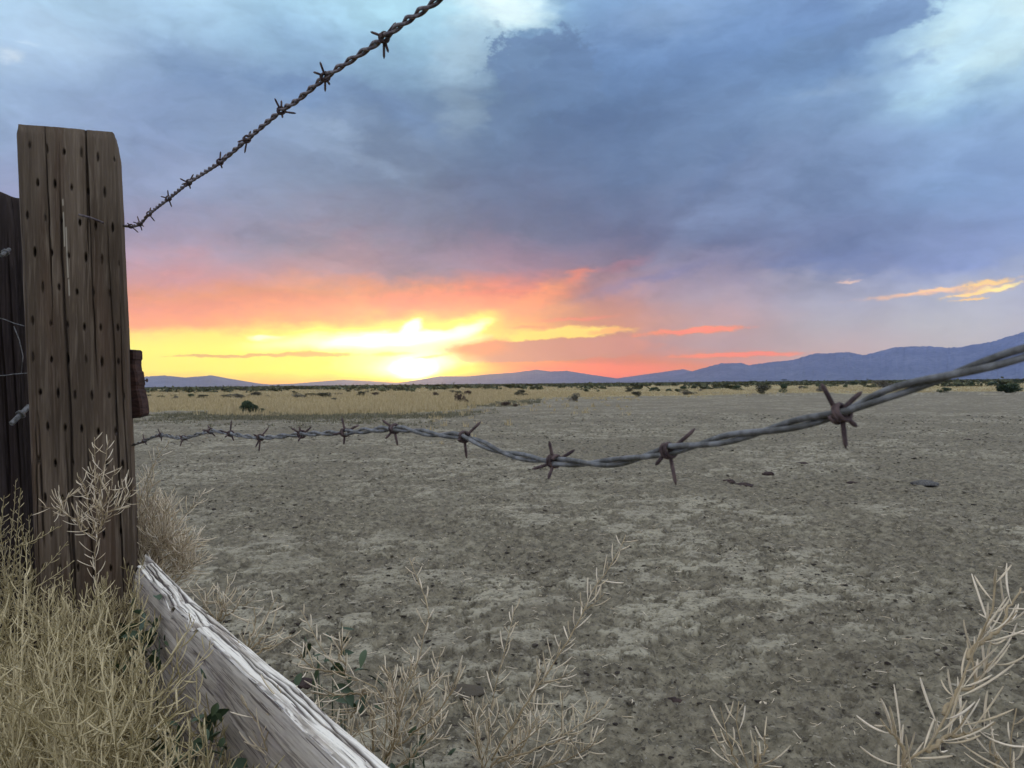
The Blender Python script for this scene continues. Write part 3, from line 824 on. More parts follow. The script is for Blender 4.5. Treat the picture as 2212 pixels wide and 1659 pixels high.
# lower wire: slack, rising past the camera
barbed_wire('barbed_wire', 'slack grey barbed wire sagging across the bare ground, the lower of two',
    [(285, 962), (305, 955), (345, 940), (395, 946), (455, 931), (500, 937), (562, 945), (652, 938), (745, 934), (853, 926), (940, 938), (1004, 944), (1090, 978), (1195, 996), (1320, 999), (1440, 974), (1560, 950), (1700, 920), (1815, 892), (1920, 850), (2080, 802), (2212, 762), (2330, 728), (2480, 690)],
    [(312, 950, spikes((-.2, 1, .9), (.4, -.8, .6), (-.8, -.4, .8))), (348, 941, spikes((-.5, 1, .9), (.1, -1, .9), (-1, -.2, .6))), (396, 946, spikes((-.4, -1, 1.0), (.5, -.3, .6), (-.6, .4, .5))),
     (455, 932, spikes((-1, .2, .9), (-.4, 1, .7), (.6, -.8, .8))), (498, 936, spikes((-1, .3, 1.1), (.1, 1, 1.3), (.4, -1, .7), (-.8, -.4, .6))),
     (562, 946, spikes((.9, 1, 1.1), (-.1, -1, 1.3), (-.7, .3, .6), (-.5, -1, 1.0))), (652, 938, spikes((-1, .7, 1.0), (-.3, 1, .5), (.7, .5, .9), (-.4, -.8, .7))),
     (745, 936, spikes((-.2, 1, 1.15), (1, .6, 1.1), (-.1, -1, .8), (-1, -.1, .9))), (853, 930, spikes((1, -.1, 1.25), (-.7, .5, .9), (.2, -1, 1.1), (-.7, -.9, .9))),
     (1003, 945, spikes((.8, .75, 1.25), (.1, -1, 1.2), (-.5, -.3, .4))), (1196, 994, spikes((-.2, 1, 1.0), (1, .45, 1.1), (-.4, -1, .8), (-1, -.4, 1.2))),
     (1441, 972, spikes((1, .75, 1.3), (.2, -1, 1.3), (-.6, -.8, .7))), (1814, 893, spikes((-.45, 1, 1.15), (.8, .9, 1.05), (.1, -1, 1.1), (.6, -.6, .6)))],
    0.00165, ZINC, RUST, 0.095, 6)

# ---- the white board below the wires
m, nt = material('flaking_white_board'); tcn = nt.n('ShaderNodeTexCoord').outputs['Object']
sp = nt.n('ShaderNodeSeparateXYZ', i_0=tcn).outputs
lng = nt.vm('MULTIPLY', tcn, (0.05, 1.0, 1.0))
g1 = nt.noise(lng, 70.0, 5.0, 0.65); g2 = nt.noise(lng, 230.0, 3.0, 0.6); g3 = nt.noise(tcn, 14.0, 6.0, 0.65)
c = nt.mix(nt.rng(g1, 0.35, 0.65), (0.230, 0.190, 0.135), (0.43, 0.375, 0.280))
c = nt.mix(nt.rng(g2, 0.50, 0.64, 0.0, 0.75), c, (0.12, 0.095, 0.07))
c = nt.mix(nt.rng(g3, 0.52, 0.66, 0.0, 0.55), c, (0.24, 0.20, 0.16))
acr = nt.n('ShaderNodeAttribute', attribute_name='crack').outputs['Fac']
apt = nt.n('ShaderNodeAttribute', attribute_name='paint').outputs['Fac']
c = nt.mix(nt.m('MULTIPLY', apt, nt.rng(nt.noise(lng, 60.0, 6.0, 0.72), 0.38, 0.49)), c, (0.70, 0.645, 0.51))
hair = nt.rng(nt.noise(nt.vm('MULTIPLY', tcn, (0.022, 1.0, 1.0)), 330.0, 2.0, 0.5), 0.615, 0.645, 0.0, 0.85)
c = nt.mix(hair, c, (0.075, 0.052, 0.040))
c = nt.mix(acr, c, (0.050, 0.032, 0.025))
finish(nt, c, 0.8, bump(nt, nt.m('ADD', g1, nt.m('MULTIPLY', g2, 0.5)), 0.55, 0.003), 0.25); BOARD = m
# top edges seen in the picture -> heights along the board
tr = [(312, 1196), (340, 1222), (407, 1287), (506, 1372), (590, 1443), (639, 1476), (712, 1547), (844, 1659)]
B0 = F0 - FD * 0.0; th = 0.036
e_l, e_z = [], []
for px, py in tr:
    P = on_plane(px, py, F0, FN); e_l.append(np.dot(P - F0, FD)); e_z.append(P[2])
e_l, e_z = np.array(e_l), np.array(e_z)
slope = np.polyfit(e_l, e_z, 1)
Lmin, Lmax = e_l[0] - 0.0, 2.3
nl, nt_, nh = 900, 64, 120
lc = np.linspace(Lmin, Lmax, nl)
# section: near face bottom -> up -> over the top to the far face -> down
hz = 0.235
wv = np.concatenate((np.full(nh, th), np.linspace(th, 0, nt_), np.zeros(40)))        # distance towards the camera from the fence plane
hv = np.concatenate((np.linspace(-hz, 0, nh), np.zeros(nt_), np.linspace(-0.004, -hz, 40)))
isf = np.concatenate((np.zeros(nh), np.ones(nt_), np.full(40, 2)))
LL, WW = np.meshgrid(lc, wv, indexing='ij'); _, HH = np.meshgrid(lc, hv, indexing='ij'); FF = np.broadcast_to(isf, LL.shape)
wav = np.interp(lc, e_l, e_z - np.polyval(slope, e_l)); wav[lc > e_l[-1]] = wav[lc <= e_l[-1]][-1] * 0.3
ztop = np.polyval(slope, np.minimum(lc, e_l[-1])) + wav
# a chipped near edge: the top is worn away in long bites
bite = (np.maximum(0, fbm(LL * 9, LL * 0, 3, 61) - 0.56) * 0.07 + np.maximum(0, vnoise(LL * 30, LL * 0 + 2, 62) - 0.7) * 0.012)
nearness = np.clip(WW / th, 0, 1)
topg = np.where(FF == 1, 1.0, 0.0)
grain = WW * 1.0 + (fbm(LL * 6, WW * 20, 3, 64) - 0.5) * 0.004
cr1 = np.zeros_like(LL)
r = np.random.default_rng(3)
for i in range(14):
    w0 = r.uniform(0.03, 0.97) * th; lc0 = r.uniform(Lmin, 1.3); ln = r.uniform(0.10, 0.35)
    line = w0 + (vnoise(LL * 7, LL * 0 + i, 80 + i) - 0.5) * 0.010 + (vnoise(LL * 40, LL * 0 + i, 90) - .5) * .002
    env = np.clip(1 - ((LL - lc0) / ln) ** 4, 0, 1) * (0.3 + vnoise(LL * 25, LL * 0 + i, 95))
    cr1 = np.maximum(cr1, np.exp(-((WW - line) / (0.0006 + 0.0006 * env)) ** 2) * np.clip(env * 1.3, 0, 1) * topg)
for i in range(26):
    h0 = -r.uniform(0.01, 0.22); lc0 = r.uniform(Lmin, 1.3); ln = r.uniform(0.05, 0.22)
    line = h0 + (vnoise(LL * 6, LL * 0 + i, 120 + i) - 0.5) * 0.016 + (LL - lc0) * r.uniform(-.06, .06)
    env = np.clip(1 - ((LL - lc0) / ln) ** 4, 0, 1) * (0.2 + vnoise(LL * 25, LL * 0 + i, 125))
    cr1 = np.maximum(cr1, np.exp(-((HH - line) / (0.0009 + 0.0006 * env)) ** 2) * np.clip(env, 0, 1) * (FF == 0) * 0.8)
gro = np.maximum(0, 0.46 - fbm(LL * 5, (WW + (fbm(LL * 5, WW * 9, 2, 7) - .5) * .01) * 420, 3, 66)) * topg
H2 = HH - bite * (HH > -0.05) * nearness * np.where(FF == 0, np.clip(1 + HH / 0.05, 0, 1), 1.0) - cr1 * 0.004 * topg - gro * 0.004
H2 = H2 - 0.002 * topg * (fbm(LL * 20, WW * 200, 3, 68) - 0.3)
W2 = WW - (cr1 * 0.006 * (FF == 0)) - 0.004 * (FF == 0) * (fbm(LL * 7, HH * 22, 4, 69) - 0.4) + 0.010 * (fbm(LL * 2.2, LL * 0, 2, 70) - 0.5)
W2 = W2 - 0.006 * np.exp(-(HH / 0.006) ** 2) * (FF == 0)
# the far end is split to a point
end = sstep(0.11, 0.0, LL - Lmin)
H2 = H2 - end * (0.10 * nearness ** 0.7 * np.where(FF == 2, 0.2, 1.0)) * np.where(FF == 0, np.clip(1 + HH / 0.2, 0, 1), 1)
P = F0 + LL[..., None] * FD + W2[..., None] * FN; P[..., 2] = ztop[:, None] + H2
idx = np.arange(P.shape[0] * P.shape[1]).reshape(P.shape[:2]); nx_ = np.roll(idx, -1, 1)
q = np.stack((idx[:-1], idx[1:], nx_[1:], nx_[:-1]), -1).reshape(-1, 4)
bd = mesh_np('fence_board', P.reshape(-1, 3), [q, idx[:1], idx[-1:, ::-1]], BOARD, None, True, {'crack': (cr1 ** 0.45).ravel(), 'paint': (topg * (1 - 0.4 * (gro > 0.03)) + (FF == 0) * 0.25 * sstep(-.05, 0, HH)).ravel()})
# object axes along the board, so the grain follows it
R = Matrix(((FD[0], FN[0], 0, F0[0]), (FD[1], FN[1], 0, F0[1]), (0, 0, 1, 0), (0, 0, 0, 1)))
bd.data.transform(R.inverted()); bd.matrix_world = R
tag(bd, 'weathered white board on edge with flaking paint beside the big post', 'board')
# ================================================================== PLANTS AND LITTER
def straw_mat(name, a, b, spec=0.2, trans=0.0):
    m, nt = material(name)
    isl = nt.n('ShaderNodeNewGeometry').outputs['Random Per Island']
    c = nt.mix(isl, a, b)
    c = nt.mix(nt.rng(nt.noise(nt.n('ShaderNodeTexCoord').outputs['Object'], 40.0, 3.0), 0.4, 0.7, 0.0, 0.4), c, tuple(v * 0.6 for v in a))
    finish(nt, c, 0.75, None, spec)
    return m
STRAW = straw_mat('dry_straw', (0.490, 0.390, 0.230), (0.720, 0.610, 0.420))
STEMM = straw_mat('dry_stem', (0.230, 0.170, 0.085), (0.360, 0.280, 0.150))
THICK = straw_mat('dry_tangle', (0.195, 0.152, 0.057), (0.560, 0.460, 0.245))
UPV = np.array((0, 0, 1.0))

def pods_on(bag, axis, rad, r, plen, spacing, start=0.15, pr=0.0010, K=7, tight=1.0, curl=1.0):
    """curved seed pods standing off a stem, alternately round it"""
    s = np.concatenate(([0], np.cumsum(np.linalg.norm(np.diff(axis, axis=0), axis=1)))); L = s[-1]
    n = max(int(L * (1 - start) / spacing), 2)
    q = L * (start + (1 - start) * (np.arange(n) + r.uniform(-.35, .35, n)) / n).clip(0, 1)
    base = np.stack([np.interp(q, s, axis[:, k]) for k in range(3)], -1)
    T = nrm(np.gradient(axis, axis=0)); t = nrm(np.stack([np.interp(q, s, T[:, k]) for k in range(3)], -1))
    ph = np.arange(n) * 2.4 + r.uniform(-.6, .6, n)
    A = nrm(np.cross(t, np.broadcast_to((0.3, 0.5, 0.81), t.shape))); B = np.cross(t, A)
    out = A * np.cos(ph)[:, None] + B * np.sin(ph)[:, None]
    an = np.radians(r.uniform(42, 74, n))[:, None] * tight
    d0 = nrm(t * np.cos(an) + out * np.sin(an))
    ln = plen * r.uniform(0.55, 1.15, n) * (1 - 0.45 * (q / L) ** 3)
    bend = r.uniform(0.10, 0.80, n)[:, None] * curl; side = nrm(r.normal(0, 1, (n, 3)))
    k = np.linspace(0, 1, K)
    P = np.zeros((n, K, 3)); P[:, 0] = base; d = d0.copy()
    for i in range(1, K):
        d = nrm(d + (UPV * 0.55 + t * 0.4 + side * 0.35) * bend / K * 2.6)
        P[:, i] = P[:, i - 1] + d * (ln / (K - 1))[:, None]
    prof = np.interp(k, (0, .16, .24, .5, .85, 1), (.42, .42, .92, 1, .95, .45)) * pr
    R = np.broadcast_to(prof, (n, K)) * r.uniform(.8, 1.15, n)[:, None]
    v, f = tubes(P, R, 4, cap=False); bag.add(v, f)

def curve(pts, r, n=26, jit=0.004):
    P, _ = resample(np.array(pts, float), n)
    w = np.cumsum(r.normal(0, 1, (n, 3)), 0); w -= np.linspace(0, 1, n)[:, None] * w[-1]
    return P + w * jit * 0.35

def weed(label, Y, stems, plen=0.030, seed=0, base_r=0.0017, spacing=0.008, twigs=(6, 0.10), pr=0.0010, root=None):
    """a dry mustard weed; each stem: list of picture points (px, py[, dY]) from foot to tip"""
    r = np.random.default_rng(seed); plen *= 1.42; pr *= 1.05; spacing *= 1.12
    sb, pb = Bag(), Bag()
    p0 = None
    for st in stems:
        pts = [at(p[0], p[1], Y + (p[2] if len(p) > 2 else 0)) for p in st]
        if p0 is None:
            foot = pts[0].copy(); g = foot.copy(); g[2] = -0.01
            g[:2] += r.normal(0, .02, 2)
            p0 = g
            pts = [g, (g + foot) / 2 + np.append(r.normal(0, .012, 2), 0)] + pts
        ax = curve(pts, r)
        v, f = tubes(ax[None], np.linspace(base_r, base_r * 0.35, len(ax))[None], 6); sb.add(v, f)
        n0 = len(ax) // 5 if len(st) > 2 else 2
        pods_on(pb, ax[n0:], None, r, plen, spacing, 0.05, pr)
        for _ in range(twigs[0]):
            i = r.integers(max(n0 - 3, 1), len(ax) - 4)
            t = nrm(ax[i + 1] - ax[i]); d = nrm(t * 0.8 + nrm(r.normal(0, 1, 3)) * 0.75 + UPV * 0.25)
            ln = twigs[1] * r.uniform(.4, 1.1) * (1 - 0.6 * i / len(ax))
            a = np.array([ax[i] + d * ln * k + UPV * ln * 0.22 * k * k for k in np.linspace(0, 1, 9)])
            v, f = tubes(a[None], np.linspace(base_r * .5, base_r * .25, 9)[None], 5); sb.add(v, f)
            pods_on(pb, a, None, r, plen * 0.85, spacing * 0.9, 0.1, pr * .92)
    o = empty('dry_weed', tuple(p0)); tag(o, label, 'dry weed', 'dry mustard weeds')
    adopt(sb.build('stem', STEMM, None), o); adopt(pb.build('seed_head', STRAW, None), o)
    return o

weed('tall forked dry weed right of centre, its longest spray leaning right', 1.30,
     [[(1050, 1700), (1062, 1560), (1085, 1430), (1112, 1310, .02)], [(1062, 1640), (1140, 1500, -.03), (1215, 1390, -.05), (1290, 1260, -.05), (1352, 1155, -.05)],
      [(1070, 1650), (1180, 1600), (1260, 1555, .03), (1312, 1515, .05)], [(1062, 1660), (1130, 1590), (1180, 1530, .05)], [(1062, 1690), (1200, 1650), (1290, 1600, -.05)],
      [(1052, 1690), (1030, 1600), (1048, 1520, .03)], [(1075, 1690), (1130, 1620, .05), (1150, 1560, .08)]], 0.031, 1, twigs=(4, 0.10))
weed('slim dry weed with a bent bare top, next right of the white board', 1.22,
     [[(818, 1700), (850, 1580), (890, 1460), (918, 1370), (926, 1322), (906, 1262), (884, 1206)], [(850, 1600), (880, 1480), (880, 1400, .04)], [(840, 1640), (920, 1560), (985, 1480, -.03)],
      [(835, 1650), (850, 1540), (838, 1440, .04)], [(850, 1620), (905, 1530), (950, 1440, .04)], [(825, 1680), (800, 1600), (812, 1530)], [(850, 1660), (930, 1600), (960, 1540, .05)]], 0.028, 2, spacing=0.010, twigs=(5, 0.08))
weed('large near dry weed leaning right at the lower right, with long pods', 0.74,
     [[(1940, 1720), (1990, 1640), (2035, 1545), (2085, 1430), (2130, 1330), (2152, 1232)], [(2090, 1420), (2150, 1340, .03), (2205, 1270, .05)], [(2000, 1620), (2090, 1600, .02), (2150, 1560, .03)], [(1975, 1670), (1940, 1620), (1932, 1565)], [(2040, 1540), (2110, 1480, .02), (2150, 1420, .03)]], 0.042, 3, base_r=0.0024, spacing=0.0085, twigs=(2, 0.05), pr=0.00105)
weed('small single dry stalk at the extreme lower right corner', 0.78, [[(2192, 1720), (2172, 1640), (2196, 1530)], [(2180, 1690), (2150, 1640), (2140, 1600)]], 0.034, 4, twigs=(1, .04), spacing=.014)
weed('short sparse dry weed low on the bare ground, left of the large leaning one', 0.95, [[(1622, 1720), (1606, 1650), (1590, 1560), (1596, 1515)], [(1615, 1690), (1640, 1620), (1600 + 60, 1590)], [(1610, 1680), (1575, 1620), (1556, 1580)]], 0.032, 5, spacing=.012, twigs=(2, .06))
weed('dry weed with few upright pods rising over the white board edge', 1.20, [[(520, 1440), (548, 1392), (598, 1290)], [(535, 1410), (590, 1372), (612, 1352)], [(528, 1425), (555, 1360), (548, 1310)], [(530, 1430), (590, 1400), (630, 1370)]], 0.034, 6, spacing=.012, twigs=(1, .05))
weed('fan of dry pods behind the far half of the white board', 1.55, [[(470, 1340), (500, 1312), (530, 1276)], [(470, 1345), (480, 1310), (462, 1280)], [(475, 1340), (515, 1310), (540, 1300)], [(472, 1345), (450, 1320), (440, 1300)]], 0.034, 7, spacing=.009, twigs=(3, .06))
weed('dry weed nodding left between the white board and the leafy green clump', 1.22, [[(845, 1535), (745, 1452), (690, 1392), (650, 1318)], [(745, 1452), (730, 1410), (735, 1380)], [(800, 1500), (720, 1492), (660, 1520 - 20)], [(790, 1490), (760, 1550), (720, 1565)], [(745, 1452), (690, 1450), (640, 1400)]], 0.030, 8, spacing=.0095, twigs=(3, .06))
weed('thin dry weed crossing in front of the white board face', 0.95, [[(600, 1760), (640, 1660), (690, 1560), (728, 1535)], [(640, 1660), (610, 1560), (600, 1480)], [(620, 1700), (560, 1600), (520, 1500)], [(650, 1700), (700, 1640), (780, 1580)]], 0.032, 9, base_r=.0013, spacing=.016, twigs=(2, .06))
weed('green tinged dry weed standing up the middle of the big post', 1.50,
     [[(209, 1290), (203, 1230), (207, 1166), (214, 1150), (207, 1050), (204, 944)], [(214, 1150), (222, 1080), (236, 950)], [(222, 1115), (262, 1080), (299, 1043)], [(214, 1150), (232, 1110), (250, 1090)],
      [(190, 1140), (160, 1120), (137, 1106), (118, 1066)], [(137, 1106), (140, 1085), (156, 1062)], [(214, 1150), (190, 1110), (170, 1030)], [(212, 1130), (235, 1070), (252, 1010)], [(207, 1166), (180, 1140), (172, 1100)]], 0.027, 10, base_r=.0013, spacing=.0085, twigs=(3, .06), pr=.0008)
weed('pale feathery dry weed with a plume beside the right edge of the big post', 1.98,
     [[(300, 1290), (300, 1180), (301, 1090), (322, 1020), (352, 968)], [(300, 1200), (308, 1120), (330, 1045)], [(300, 1230), (318, 1150), (340, 1100)], [(300, 1210), (325, 1120), (346, 1080)]], 0.040, 11, spacing=.0065, twigs=(8, .10), pr=.0012)
weed('spreading pale dry weed reaching right from the foot of the big post', 1.90,
     [[(300, 1300), (330, 1210), (385, 1135), (440, 1062)], [(300, 1260), (340, 1180), (372, 1110)], [(310, 1250), (370, 1200), (430, 1170)], [(305, 1270), (350, 1230), (410, 1215)], [(300, 1250), (318, 1180), (345, 1140)], [(310, 1270), (380, 1260), (420, 1195)],
      [(300, 1290), (345, 1200), (400, 1160)]], 0.044, 12, spacing=.0068, twigs=(8, .11), pr=.0013)

# ---- the tangle at the foot of the posts: nobody could count its stems
r = np.random.default_rng(21)
bag = Bag()
def fence_side(x, y): return np.dot(np.array((x, y, 0)) - F0, FN)
def sprig(base, top, n_tw, plen, pr, spacing, tw=0.15):
    mid = (base + top) / 2 + np.append(r.normal(0, .03, 2), 0)
    ax = curve([base, mid, top], r, 16)
    v, f = tubes(ax[None], np.linspace(.0018, .0007, 16)[None], 4, False); bag.add(v, f)
    pods_on(bag, ax[7:], None, r, plen, spacing, 0, pr, 6, 1.1, 1.7)
    for _ in range(n_tw):
        i = r.integers(4, 14); d = nrm(r.normal(0, 1, 3) * (1, 1, .5) + UPV * 0.7); ln = tw * r.uniform(.4, 1)
        a = np.array([ax[i] + d * ln * k + UPV * ln * 0.2 * k * k for k in np.linspace(0, 1, 7)])
        v, f = tubes(a[None], np.linspace(.0010, .0005, 7)[None], 4, False); bag.add(v, f)
        pods_on(bag, a, None, r, plen, spacing, .05, pr, 6, 1.1, 1.7)
cnt = 0
while cnt < 150:
    Y_ = r.uniform(0.78, 1.66); px = r.uniform(-160, 520)
    b = at(px, 1650, Y_); 
    if fence_side(b[0], b[1]) < 0.055: continue
    top_lim = np.interp(px, (-160, 60, 240, 300, 400, 520), (1215, 1225, 1250, 1330, 1440, 1580))
    ty = r.uniform(top_lim, 1720)
    if Y_ < 1.0: ty = max(ty, 1400)
    tp = at(px + r.normal(18, 30), ty, Y_)
    if tp[2] < 0.25: continue
    base = np.array((b[0] + r.normal(0, .03), b[1] + r.normal(0, .03), 0.0))
    sprig(base, tp, int(r.integers(6, 11)), r.uniform(.026, .050), r.uniform(.0007, .0010), .0085)
    cnt += 1
# taller growth between the two posts and left of them
for _ in range(34):
    px = r.uniform(-140, 66); Y_ = r.uniform(1.5, 1.92)
    tp = at(px + r.normal(6, 10), r.uniform(np.interp(px, (-140, 0, 66), (1000, 1015, 1060)), 1260), Y_)
    b = np.array((tp[0] - r.uniform(0, .06), tp[1], 0.0))
    sprig(b, tp, int(r.integers(5, 10)), r.uniform(.018, .030), .0008, .0070, .12)
# straws round the foot of the post and along the board
for _ in range(46):
    px = r.uniform(90, 330); Y_ = r.uniform(1.42, 1.62)
    tp = at(px, r.uniform(1190 if px > 230 else 1235, 1330), Y_)
    if fence_side(tp[0], tp[1]) < 0.02: continue
    sprig(np.array((tp[0], tp[1] - .03, 0.0)), tp, 6, .026, .0008, .0075, .10)
tg = bag.build('dry_weeds', THICK, None); tag(tg, kind='stuff')

# ---- leafy green weeds
m, nt = material('leaf_green')
isl = nt.n('ShaderNodeNewGeometry').outputs['Random Per Island']
finish(nt, nt.mix(isl, (0.022, 0.040, 0.014), (0.055, 0.080, 0.030)), 0.6, None, 0.35); LEAF = m
def leafy(label, c, n, size, seed, spread):
    r = np.random.default_rng(seed); bag = Bag(); sb = Bag()
    root = np.array((c[0], c[1], 0.0)); o = empty('leafy_weed', tuple(root)); tag(o, label, 'green weed')
    for k in range(4):
        top = c + r.normal(0, spread * .5, 3); ax = curve([root, (root + top) / 2 + r.normal(0, .01, 3), top], r, 8)
        v, f = tubes(ax[None], np.linspace(.002, .001, 8)[None], 5); sb.add(v, f)
    for k in range(n):
        b = c + r.normal(0, spread, 3) * (1, 1, .8); d = nrm(r.normal(0, 1, 3) + UPV * .2); w = nrm(np.cross(d, nrm(r.normal(0, 1, 3) + UPV)))
        nn = np.cross(w, d); L = size * r.uniform(.6, 1.2)
        s = np.linspace(0, 1, 8); prof = np.sin(np.clip(s * 1.05, 0, 1) * math.pi) ** 0.8 * L * 0.20 * (1 + .25 * np.sin(s * 22))
        mid = b + d * (L * s)[:, None] - UPV * (L * .35 * s ** 2)[:, None]
        V = np.concatenate((mid - w * prof[:, None] + nn * prof[:, None] * .35, mid, mid + w * prof[:, None] + nn * prof[:, None] * .35))
        i = np.arange(7); q = np.concatenate((np.stack((i, i + 1, i + 9, i + 8), -1), np.stack((i + 8, i + 9, i + 17, i + 16), -1)))
        bag.add(V, q)
    adopt(sb.build('stem', LEAF, None), o); adopt(bag.build('leaves', LEAF, None), o)
leafy('dark green leafy weed tucked left of the white board', at(325, 1375, 1.42), 44, 0.036, 3, .035)
leafy('green leafy clump on the right side of the white board', at(700, 1450, 1.30), 18, 0.032, 4, .03)
leafy('low green leafy weed among the lower left dry tangle', at(415, 1590, 1.02), 30, 0.032, 5, .03)
leafy('small green leafy weed at the bottom beside the slim bent weed', at(880, 1640, 1.25), 12, 0.028, 6, .02)
leafy('flat green leaves lying right of the nodding dry weed', at(752, 1512, 1.34), 10, 0.034, 8, .02)

# ---- clods, crumbs and straws on the bare ground
def near_pts(n, r, rmin=1.6, rmax=26.0, power=0.55):
    u = r.random(n); rr = rmin * (rmax / rmin) ** (u ** power) ; az = np.radians(r.uniform(-42, 46, n))
    return np.sin(az) * rr, np.cos(az) * rr, rr
vtx = np.array(rf); 
def gz(x, y):
    """height of the modelled ground (nearest grid point)"""
    rr = np.hypot(x, y); aa = np.degrees(np.arctan2(x, y))
    i = np.clip(np.round((aa + 60) / 0.08).astype(int), 0, len(azf) - 1); j = np.clip(np.searchsorted(vtx, rr), 0, len(vtx) - 1)
    return Z[i, j]
m, nt = material('soil_clod')
isl = nt.n('ShaderNodeNewGeometry').outputs['Random Per Island']
c = nt.ramp(isl, [(0.0, (0.020, 0.015, 0.011)), (0.28, (0.045, 0.036, 0.025)), (0.55, (0.110, 0.093, 0.062)), (1.0, (0.260, 0.228, 0.155))])
finish(nt, c, 0.95, bump(nt, nt.noise(nt.n('ShaderNodeTexCoord').outputs['Object'], 160.0, 3.0), 0.6, 0.004), 0.1); CLOD = m
bm = bmesh.new(); bmesh.ops.create_icosphere(bm, subdivisions=1, radius=1.0)
IV = np.array([v.co[:] for v in bm.verts]); IF = np.array([[v.index for v in f.verts] for f in bm.faces]); bm.free()
r = np.random.default_rng(77); n = 70000
x, y, rr = near_pts(n, r)
dens = fbm(x * 1.2, y * 1.2, 3, 91); ok = dens > r.uniform(0.30, 0.62, n); x, y, rr = x[ok], y[ok], rr[ok]; n = len(x)
sz = 0.0022 * (1 / r.uniform(0.08, 1, n)) ** 0.7 * (0.65 + 0.09 * rr)
V = IV[None] * (1 + r.normal(0, .22, (n, len(IV), 1))) * (sz[:, None] * np.stack((r.uniform(.8, 1.7, n), r.uniform(.7, 1.3, n), r.uniform(.22, .45, n)), -1))[:, None]
a = r.uniform(0, 6.28, n); ca, sa = np.cos(a)[:, None], np.sin(a)[:, None]
V = np.stack((V[..., 0] * ca - V[..., 1] * sa + x[:, None], V[..., 0] * sa + V[..., 1] * ca + y[:, None], V[..., 2] + (gz(x, y) + sz * .12)[:, None]), -1)
F = (IF[None] + (np.arange(n) * len(IV))[:, None, None]).reshape(-1, 3)
tag(mesh_np('soil_clods', V.reshape(-1, 3), F, CLOD, None, False), kind='stuff')
n = 2600; x, y, rr = near_pts(n, r, 1.6, 12)
a = r.uniform(0, 6.28, n); L = r.uniform(.008, .045, n); d = np.stack((np.cos(a), np.sin(a), r.normal(0, .12, n)), -1)
P = np.stack((x, y, gz(x, y) + .007), -1)[:, None] + d[:, None] * (L[:, None] * np.linspace(-.5, .5, 4))[..., None]
P[:, 1:3, 2] += r.normal(0, .002, (n, 2)); P[:, 1:3, :2] += r.normal(0, .0015, (n, 2, 2))
v, f = tubes(P, np.full((n, 4), .0009) * r.uniform(.7, 1.5, n)[:, None], 4); tag(mesh_np('straw_litter', v, f, STRAW), kind='stuff')

def clod_thing(name, label, cat, px, py, wpx, flat=.5, seed=0, mat=CLOD, pieces=3, group='dark clods on the bare ground'):
    r = np.random.default_rng(seed + 500); g = on_ground(px, py); dist = g[1]; W_ = 1.35 * wpx * dist / FOC
    bm = bmesh.new()
    # one lumpy mass: several balls fused by remeshing
    for k in range(pieces):
        off = Vector((r.uniform(-.32, .32) * W_, r.uniform(-.15, .15) * W_, 0)) if k else Vector((0, 0, 0))
        s = W_ * (0.36 if k == 0 else r.uniform(.16, .26))
        g_ = bmesh.ops.create_icosphere(bm, subdivisions=4, radius=1.0)
        for v in g_['verts']:
            c_ = v.co; q_ = 1 + 0.30 * (fbm(np.array([c_.x * 1.7 + k * 9 + seed]), np.array([c_.y * 1.7 + c_.z * 2.3]), 4, seed)[0] - .5) * 2
            v.co = Vector((c_.x * s * q_ * 1.15, c_.y * s * q_, max(c_.z * s * q_ * flat, -0.004))) + off
    me = bpy.data.meshes.new(name); bm.to_mesh(me); bm.free(); me.materials.append(mat)
    o = bpy.data.objects.new(name, me); COL.objects.link(o); o.location = (g[0], g[1], float(gz(g[0], g[1])))
    me.polygons.foreach_set('use_smooth', np.ones(len(me.polygons), bool))
    md = o.modifiers.new('fuse', 'REMESH'); md.mode = 'VOXEL'; md.voxel_size = max(W_ / 48, .002); md.use_smooth_shade = True
    tag(o, label, cat, group)
m, nt = material('old_dung'); tcn = nt.n('ShaderNodeTexCoord').outputs['Object']
n_ = nt.noise(tcn, 60.0, 5.0, 0.65)
finish(nt, nt.mix(nt.rng(n_, .35, .65), (0.018, 0.012, 0.010), (0.060, 0.040, 0.030)), 0.9, bump(nt, n_, 0.8, .01), 0.15); DUNG = m
m, nt = material('grey_clump'); tcn = nt.n('ShaderNodeTexCoord').outputs['Object']
n_ = nt.noise(nt.vm('MULTIPLY', tcn, (4, 1, 1)), 40.0, 5.0, 0.65)
finish(nt, nt.mix(nt.rng(n_, .35, .65), (0.035, 0.033, 0.028), (0.14, 0.13, 0.105)), 0.9, bump(nt, n_, 0.8, .01), 0.15); GREYC = m
for i, (lb, px, py, w, fl, mt) in enumerate([
    ('dark dung lump under the sagging wire, left one of a touching pair', 1574, 1042, 24, .55, DUNG),
    ('long dark dung lump under the sagging wire, right one of a touching pair', 1606, 1047, 34, .40, DUNG),
    ('reddish dark dung lump on bare ground, just above right of the touching pair', 1660, 1027, 22, .6, DUNG),
    ('grey stringy clump of earth on the right of the bare ground', 2000, 1049, 50, .4, GREYC),
    ('small flat dark dung between the touching pair and the grey clump', 1764, 1034, 16, .45, DUNG),
    ('small dark dung just left of the grey stringy clump', 1838, 1045, 18, .4, DUNG),
    ('flat dark crumb beneath the thick right part of the wire', 1734, 1002, 22, .3, DUNG),
    ('dark crumb near the right edge above the grey clump', 2091, 951, 18, .35, DUNG),
    ('squarish brown dung lump on the near ground at bottom centre right', 1452, 1513, 34, .55, DUNG),
    ('dark brown earth mound behind the slim bent weed', 1000, 1500, 80, .35, CLOD),
    ('reddish brown earth lump against the right side of the white board', 652, 1470, 62, .5, DUNG),
    ('dark earth lump lying on the ground right of the large mound', 1862, 1445, 26, .6, CLOD)]):
    clod_thing('dirt_clod', lb, 'clod', px, py, w, fl, i, mt)
